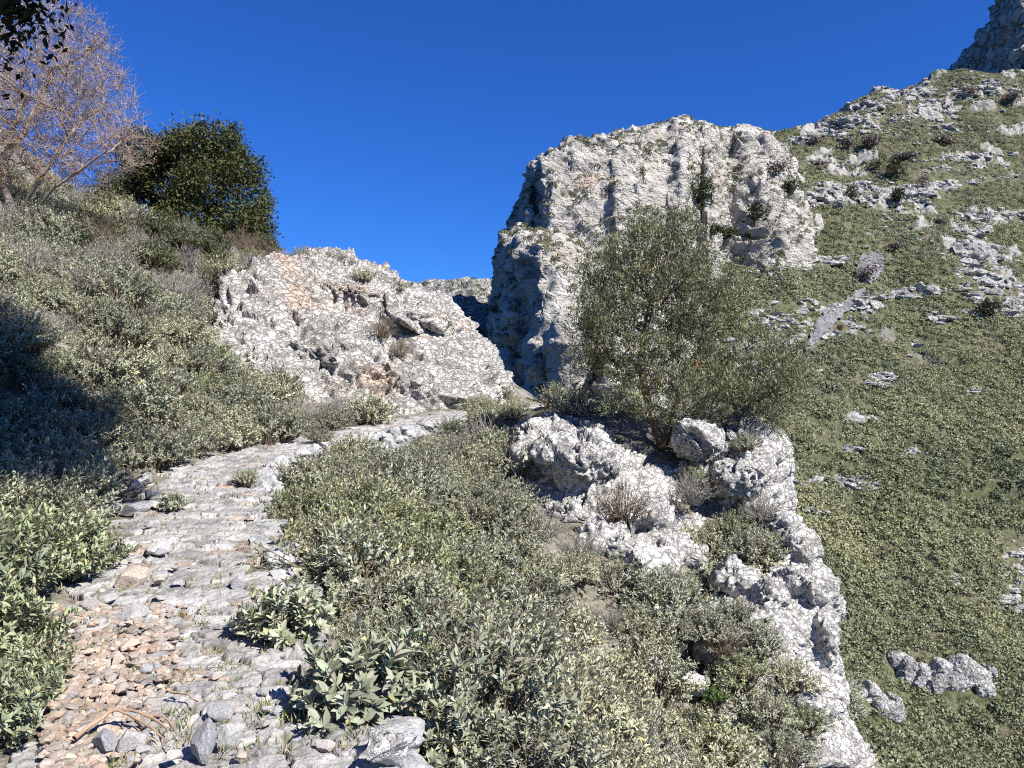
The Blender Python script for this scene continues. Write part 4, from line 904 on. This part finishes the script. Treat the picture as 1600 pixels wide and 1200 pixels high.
# evergreen above the outcrop
root = W(315, 420, 28)
ee = [ell(300, 235, 28, 52, 36, 1.4), ell(345, 222, 28, 36, 30, 1.2), ell(262, 285, 28.4, 50, 44, 1.5), ell(375, 268, 28, 34, 34, 1.2), ell(318, 292, 27.4, 50, 38, 1.4), ell(395, 318, 28, 32, 26, 1.0), ell(300, 350, 27.4, 60, 36, 1.5), ell(385, 355, 27.7, 44, 32, 1.3), ell(225, 245, 28.6, 40, 38, 1.3), ell(210, 318, 28.4, 42, 44, 1.3), ell(178, 320, 28.8, 36, 40, 1.2), ell(225, 365, 28, 50, 26, 1.2), ell(345, 375, 27.5, 70, 22, 1.2)]
tree("evergreen_tree", "dense dark evergreen tree standing above the pale outcrop", "tree", root, ee, 2300, .24, 2.0, .30, .010, MAT['dark_bark'], MAT['leaf'], (.07, .078, .028), (.135, .44), 85, .17, 5, shell=.5, upw=.3, thin=7)
# bare tree on the left
root = W(22, 352, 20)
be = [ell(60, 110, 20, 115, 110, 2.0), ell(130, 160, 20, 75, 110, 1.6), ell(30, 200, 20, 130, 90, 2.0), ell(175, 200, 20, 50, 50, 1.0), ell(190, 235, 20, 55, 40, 1.0), ell(-60, 120, 20, 90, 120, 2.), ell(110, 250, 20, 80, 50, 1.4), ell(130, 60, 20, 45, 45, 1.)]
lead = [[0, W(12, 300, 20), W(8, 250, 20.2), W(22, 200, 20.2), W(40, 150, 20.2)], [0, W(40, 315, 19.8), W(60, 285, 19.6), W(85, 250, 19.6), W(110, 215, 19.6)], [0, W(55, 330, 19.7), W(85, 295, 19.4), W(130, 265, 19.4), W(165, 240, 19.3)], [0, W(-15, 310, 20), W(-35, 260, 20), W(-50, 200, 20)], [2, W(35, 210, 20.3), W(60, 160, 20.5), W(80, 110, 20.4)]]
tree("bare_tree", "leafless tree with many pale pinkish twigs and orange stems on the bank", "tree", root, be, 2400, .2, 1.2, .23, .006, MAT['pale_bark'], MAT['olive'], (.29, .215, .185), (.045, .5), 1, .03, 11, lead=lead, twigs=9, twig_mat=MAT['twig_pink'], twig_len=.45, twig_r=.005, upw=.55, leafname="seed_heads", jitter=.03, ex=2.1)
# dark tree overhead on the left, mostly outside the frame; it throws the big shadow
de = [(-2.4, 6.5, 7.5, 2.2, 2.0, 1.2), (-4.2, 7.7, 8.4, 1.9, 1.8, 1.2), (-4.95, 6.6, 5.6, .95, 1.1, 1.5), (-4.6, 5.0, 7.3, 2.2, 1.9, 1.5), (-6.4, 6.6, 7.4, 2., 2., 1.6), (-1.3, 5.5, 7.2, 1.6, 1.5, 1.0), (-2.6, 4.6, 7.2, 1.8, 1.4, 1.2), (-1.0, 4.4, 6.9, 1.5, 1.3, .9), (-.4, 5.4, 7.1, 1.2, 1.1, .8), (-1.5, 3.6, 6.7, 1.7, 1.2, .9)]
root = on_ground(-6.6, 4.0)
tree("evergreen_tree", "dark overhanging evergreen tree whose leaves fill the top left corner", "tree", root, de, 2000, .24, 2.0, .3, .008, MAT['dark_bark'], MAT['leaf'], (.03, .036, .014), (.095, .46), 180, .19, 13, lead=[[0, root + (.1, .2, 1.5), root + (.4, .6, 2.8), root + (.9, 1.0, 3.8)]], upw=.1)
# undergrowth below the trees
for k, (px, py, d, s, ms, lab) in enumerate([(100, 350, 21, 1.5, ROUGH, "dark brown thicket under the bare tree, nearest its stems"), (150, 365, 21.5, 1.6, ROUGH, "dark brown thicket between the bare tree and the evergreen"), (200, 385, 22, 1.3, DRY, "dark thicket below the evergreen's left side"), (20, 320, 26, 2.2, ROUGH, "brown thicket behind the bare tree's left stems"), (70, 315, 27, 2.4, GRN, "green thicket seen through the bare tree"), (120, 325, 27, 2.2, DRY, "grey thicket seen through the bare tree"), (-10, 300, 28, 2.6, GRN, "dark green thicket at the frame's left edge behind the bare tree"), (170, 330, 24, 2.0, GRN, "leafy bush behind the bare tree's right stems"), (260, 395, 23.5, .9, HERB, "bright green herbs under the evergreen tree, left patch"), (290, 390, 24, 1.0, HERB, "bright green herbs under the evergreen tree, middle patch"), (340, 395, 25, 1.3, DRY, "dry bush at the evergreen tree's foot"), (395, 400, 25, 1.1, GRN, "green bush at the evergreen tree's right foot"), (120, 395, 20.5, 1.3, ROUGH, "brown brushwood at the upper edge of the sage bank"), (420, 405, 25.5, 1.0, MID, "sage bush between the evergreen and the outcrop's top")]):
    shrub("thicket_shrub", ms[k % len(ms)], W(px, py + 12, d), s, lab)

# small trees and bushes on the far hillside
CPX, CPY = to_px(CLIFF[0])
def far_bush(px, py, rx, ry, col, label, seed, mat='leaf', n=500, lf=.055, cat="tree", name="small_tree"):
    h = hill_hit(px, py + ry * .9)
    if h is None: h = W(px, py, 150)
    k = (np.abs(CPX - px) < 6) & (np.abs(CPY - py) < 6)
    if k.any(): h = W(px, py, min(h[1], CLIFF[0][k, 1].min() + .6))
    d = h[1] - .8; s = FPX / d; r = np.random.default_rng(seed)
    lump = [(r.uniform(-.5, .5), r.uniform(-.3, .5), r.uniform(.4, .6)) for _ in range(6)]
    k = r.integers(6, size=n); Lm = np.array(lump)[k]; v = unit(r.normal(size=(n, 3))) * r.uniform(.6, 1, (n, 1))
    C = np.stack([(Lm[:, 0] + v[:, 0] * Lm[:, 2]) * rx / s, v[:, 1] * Lm[:, 2] * rx / s, (Lm[:, 1] + v[:, 2] * Lm[:, 2]) * ry / s], 1)
    L = np.full(n, lf * 2 * rx / s) * r.uniform(1., 2.6, n)
    V, F = leaves2(C, r.normal(size=C.shape), v + .3 * r.normal(size=C.shape), L, L * .55)
    c = W(px, py, d); e = link(name, None, loc=(c[0], c[1], c[2] - ry / s)); tag(e, label, cat)
    link("crown", new_mesh("crown", V + np.array([0, 0, ry / s]), F, MAT[mat], tint=tints(n, col, r, .3, 0, 4)), e)
    zb = -.8 if "trunk" in label else ry * .5 / s
    V, F = tubes(np.array([[0, 0, zb], [0, 0, ry * .7 / s]]), np.array([[0, 0, ry * .7 / s], [.1, 0, ry / s]]), np.array([.05, .035]) * rx / s * 2, np.array([.035, .02]) * rx / s * 2, 6); link("trunk", new_mesh("trunk", V, F, MAT['dark_bark']), e)
DK = (.035, .042, .018); PK = (.185, .15, .135); MDG = (.06, .068, .03)
for k, (px, py, rx, ry, c, lab) in enumerate([
    (1186, 331, 20, 19, DK, "round dark tree growing on the cliff's right end"), (1368, 257, 11, 11, MDG, "small dark tree with a short trunk above the ledge"), (1402, 263, 18, 17, MDG, "larger dark green bush right of the small trunked tree"), (1212, 265, 20, 16, PK, "pinkish leafless bush where cliff and hill meet"), (1285, 255, 14, 7, PK, "flat pinkish bush above the cliff-like ledge"), (1415, 245, 22, 9, PK, "pinkish bush behind the larger dark green bush"),
    (1330, 300, 13, 14, MDG, "dark bush in the ledge's gap, left of two"), (1405, 303, 18, 14, DK, "dark bush in the ledge's hollow, right of two"), (1442, 285, 12, 14, PK, "pinkish thin bush at the end of the ledge"), (1325, 222, 16, 10, PK, "brownish bush under the lower skyline rocks"), (1362, 220, 18, 10, PK, "brownish bush between skyline ridge and trunked tree"), (1275, 218, 14, 10, PK, "brown bush close to the cliff's upper right end"),
    (1475, 218, 20, 9, PK, "pinkish bush low beside the shaded rock rib"), (1580, 150, 18, 9, PK, "pinkish bush below the mountain wall at the photo's edge"), (1515, 142, 14, 7, PK, "small pinkish bush at the mountain wall's foot"), (1545, 480, 26, 16, (.09, .085, .055), "grey bush at the base of the tall white rib"), (1355, 428, 17, 14, PK, "bare bush standing before the scree oval"), (1312, 512, 8, 7, (.14, .07, .05), "reddish bush right of the scree streak"), (1400, 383, 18, 7, PK, "flat brownish bush above the scree oval"), (1235, 292, 18, 16, MDG, "dark bush at the cliff's right shoulder"),
    (1100, 300, 20, 34, MDG, "dark bushes in the cliff's diagonal groove"), (1005, 275, 10, 26, MDG, "dark bushes in the cliff's left chimney"), (1140, 365, 22, 12, MDG, "dark bush at the cliff's foot left of the round tree"), (1120, 360, 14, 12, MDG, "small bush at the cliff's foot beside the groove")]):
    far_bush(px, py, rx, ry, c, lab, 900 + k, mat='leaf' if c is not PK else 'farleaf', cat="tree" if "tree" in lab else "bush", name="small_tree" if "tree" in lab else "hill_bush")

# low shrubs all over the far hillside
BAND_EX = [(b[0], b[1], b[2] * .92, b[3] * .9, b[6]) for b in BANDS] + [(1470, 1060, 85, 38, .1), (1375, 1100, 50, 35, .2)]
def hill_shrub(seed):
    r = np.random.default_rng(seed); n = 90; v = unit(r.normal(size=(n, 3)) + np.array([0, 0, .5])); v[:, 2] = np.abs(v[:, 2]) * .75
    C = v * np.array([.62, .62, .62]) * r.uniform(.75, 1.05, (n, 1)); L = r.uniform(.16, .30, n)
    ax = r.normal(size=(n, 3)); ax = unit(ax - (ax * v).sum(1, keepdims=True) * v) + .45 * v
    V, F = leaves2(C, ax, v + .25 * r.normal(size=(n, 3)), L, L * .6)
    return V, F, tints(n, (.195, .212, .118), r, .2, .0, 4)
HS = [hill_shrub(300 + k) for k in range(7)]; HSM = [new_mesh("hill_shrub", v, f, MAT['farleaf'], tint=t) for v, f, t in HS]
r = np.random.default_rng(77); spc = 1.05
xs = np.arange(5, 235, spc); ys = np.arange(62, 285, spc); X, Yg = np.meshgrid(xs, ys); P = np.c_[X.ravel(), Yg.ravel()] + r.uniform(-.5, .5, (X.size, 2)) * spc
z, rkm = hill(P, True); px, py = 800 + P[:, 0] / P[:, 1] * FPX, 600 - (z - EYE) / P[:, 1] * FPX
ok = (rkm < .35) & (px > 1080) & (px < 1680) & (py < 1260) & (py > 60)
for cx, cy, hw, hh, sl_ in BAND_EX: ok &= ~((((px - cx) / hw) ** 2 + ((py - cy - sl_ * (px - cx)) / hh) ** 2 < 1) & (r.uniform(size=len(px)) < .85))
for poly in (SCREE1, SCREE2):
    q = np.array(poly, float); cx0, cy0, cx1, cy1 = q[:, 0].min(), q[:, 1].min(), q[:, 0].max(), q[:, 1].max(); near_ = (px > cx0 - 3) & (px < cx1 + 3) & (py > cy0 - 3) & (py < cy1 + 3)
    for i in np.where(near_)[0]:
        if in_poly(poly, px[i], py[i]): ok[i] = False
dens = fbm(np.c_[P * .05, np.zeros(len(P))], 3, 66)
ok &= (r.uniform(size=len(P)) < np.clip(1.02 + dens * .5 - sstep(140, 260, P[:, 1]) * .35, 0, 1))
P, z, px, py = P[ok], z[ok], px[ok], py[ok]
order = np.argsort(P[:, 1] + 400 * ((px < 1300) & (py > 850)) + 400 * (py > 1205) + 400 * (px > 1600))
sizes = r.uniform(1.1, 2.0, len(P)) * (1 - .25 * sstep(120, 240, P[:, 1])); rest = []; tone = fbm(np.c_[P * .09, np.zeros(len(P))], 3, 5)
for c, i in enumerate(order):
    if c < 290:
        o = link("hill_shrub", HSM[c % 7], loc=(P[i, 0], P[i, 1], z[i]), rot=(-.3, 0, r.uniform(0, 6.28)), scl=(sizes[i],) * 3)
        tag(o, "low green shrub among the many on the lower far slope across the gorge", "shrub", "low shrubs on the lower far slope")
    else:
        v, f, t = HS[i % 7]; V = rotz(v, r.uniform(0, 6.28)) * sizes[i] + np.array([P[i, 0], P[i, 1], z[i]])
        rest.append((V, f, t * (1 + .45 * tone[i]) * np.array([1 + .10 * tone[i], 1, 1])))
V, F, t = merge(rest); tag(link("shrubbery", new_mesh("shrubbery", V, F, MAT['farleaf'], tint=np.clip(t, .01, 1))), kind='stuff')

# bushes rooted in the ledges of the cliff and the hill in the gap, stones strewn over the upper slope
def ledge_bushes(VF, n, seed, lo, hi, thr, sc, flat):
    V, F = VF; r = np.random.default_rng(seed); nm = vnormals(V, F); px, py = to_px(V)
    m = fbm(V * sc, 3, seed) + .45 * nm[:, 2] + r.normal(0, .10, len(V)); k = np.where((m > thr) & (nm[:, 1] < .3) & (px > 600) & (px < 1300))[0]
    k = r.choice(k, min(n, len(k)), replace=False); parts = []
    for i in k:
        v, f, t = HS[r.integers(7)]; s = r.uniform(lo, hi); parts.append((rotz(v, r.uniform(0, 6.3)) * s * np.array([1, 1, flat]) + V[i] - .25 * s * nm[i], f, t * r.uniform(.4, .8) * np.array([.95, .9, .85])))
    V, F, t = merge(parts); return link("shrubbery", new_mesh("shrubbery", V, F, MAT['farleaf'], tint=np.clip(t, .01, 1)))
tag(ledge_bushes(CLIFF, 2400, 5, .5, 1.8, .15, .08, 1.), kind='stuff')
tag(ledge_bushes(GAPHILL, 700, 6, .7, 1.5, .25, .10, .8), kind='stuff')
def rubble():
    r = np.random.default_rng(9); n = 26000; P = np.c_[r.uniform(20, 240, n), r.uniform(70, 285, n)]; z = hill(P); px, py = 800 + P[:, 0] / P[:, 1] * FPX, 600 - (z - EYE) / P[:, 1] * FPX
    m = fbm(np.c_[P * .045, np.zeros(n)], 4, 91) + .38 * sstep(120, 250, P[:, 1]) + r.normal(0, .06, n)
    k = np.where((m > .40) & (px > 1080) & (px < 1680) & (py < 1230))[0]; parts = []
    for i in k[:5200]:
        V, F = SV2[r.integers(6)]; s = r.uniform(.15, .75) ** 1.3 * 1.25; parts.append((rotz(V, r.uniform(0, 6.3), r.uniform(-.5, .5)) * s + np.array([P[i, 0], P[i, 1], z[i] + .1 * s]), F))
    for poly in (SCREE1, SCREE2):
        q = np.array(poly, float)
        for _ in range(260):
            a, b = r.uniform(q[:, 0].min(), q[:, 0].max()), r.uniform(q[:, 1].min(), q[:, 1].max())
            if not in_poly(poly, a, b): continue
            h = hill_hit(a, b); V, F = SV2[r.integers(6)]
            if h is not None: s = r.uniform(.12, .4); parts.append((rotz(V, r.uniform(0, 6.3)) * s + h + np.array([0, 0, .9]), F))
    V, F, _ = merge(parts); return link("rubble", new_mesh("rubble", V, F, MAT['hillrock'], smooth=False))
tag(rubble(), kind='stuff')

# ------------------------------------------------------------------ small things on and by the path
def stick(pts, r0, r1, name, label, mat, cat="branch", side=()):
    pts = catmull(np.array(pts), 8); n = len(pts); rr = np.linspace(r0, r1, n); parts = [tubes(pts[:-1], pts[1:], rr[:-1], rr[1:], 8)]
    for a, b in side:
        q = catmull(np.array([pts[int(a * (n - 1))]] + [np.array(k) for k in b]), 6); rq = np.linspace(r1 * 1.1, r1 * .4, len(q)); parts.append(tubes(q[:-1], q[1:], rq[:-1], rq[1:], 6))
    V, F, _ = merge(parts); c = pts[0]; V = V + .008 * np.stack([fbm(V * 18, 2, k) for k in range(3)], 1)
    tag(link(name, new_mesh(name, V - c, F, mat), loc=c), label, cat)
fp = lambda px, py, h: flat_px(px, py) + np.array([0, 0, h])
stick([fp(115, 1172, .05), fp(150, 1155, .08), fp(180, 1142, .10), (fp(225, 1146, .09)), fp(262, 1158, .06)], .011, .006, "dead_branch", "bent reddish dead branch lying across the near path", MAT['branch'], side=[(.55, [fp(235, 1158, .06), fp(262, 1170, .03)]), (.7, [fp(262, 1148, .07), fp(282, 1168, .03)])])
stick([fp(265, 1098, .05), fp(290, 1102, .06), fp(310, 1108, .04)], .009, .004, "dead_branch", "short brown stick on the paving above the bent branch", MAT['branch'])
def grass():
    C = []
    for k in range(240):
        px, py = RNG.uniform(120, 560), RNG.uniform(700, 1200); p = flat_px(px, py); i, sd = path_sd(p[None, :2])
        if abs(sd[0]) > .9 or RNG.uniform() < .3: continue
        for j in range(14): C.append(p + np.array([*RNG.normal(0, .025, 2), -.02]))
    C = np.array(C); n = len(C); r = np.random.default_rng(4); ax = r.normal(0, .55, (n, 3)) + np.array([0, 0, 1.]); L = r.uniform(.03, .075, n)
    V, F = leaves2(C, ax, r.normal(size=(n, 3)), L, np.full(n, .007)); c = np.where(r.uniform(size=(n, 1)) < .45, np.array([[.30, .24, .12]]), np.array([[.14, .19, .06]]))
    tag(link("grass", new_mesh("grass", V, F, MAT['sage'], tint=np.repeat(c, 4, 0))), kind='stuff')
grass()
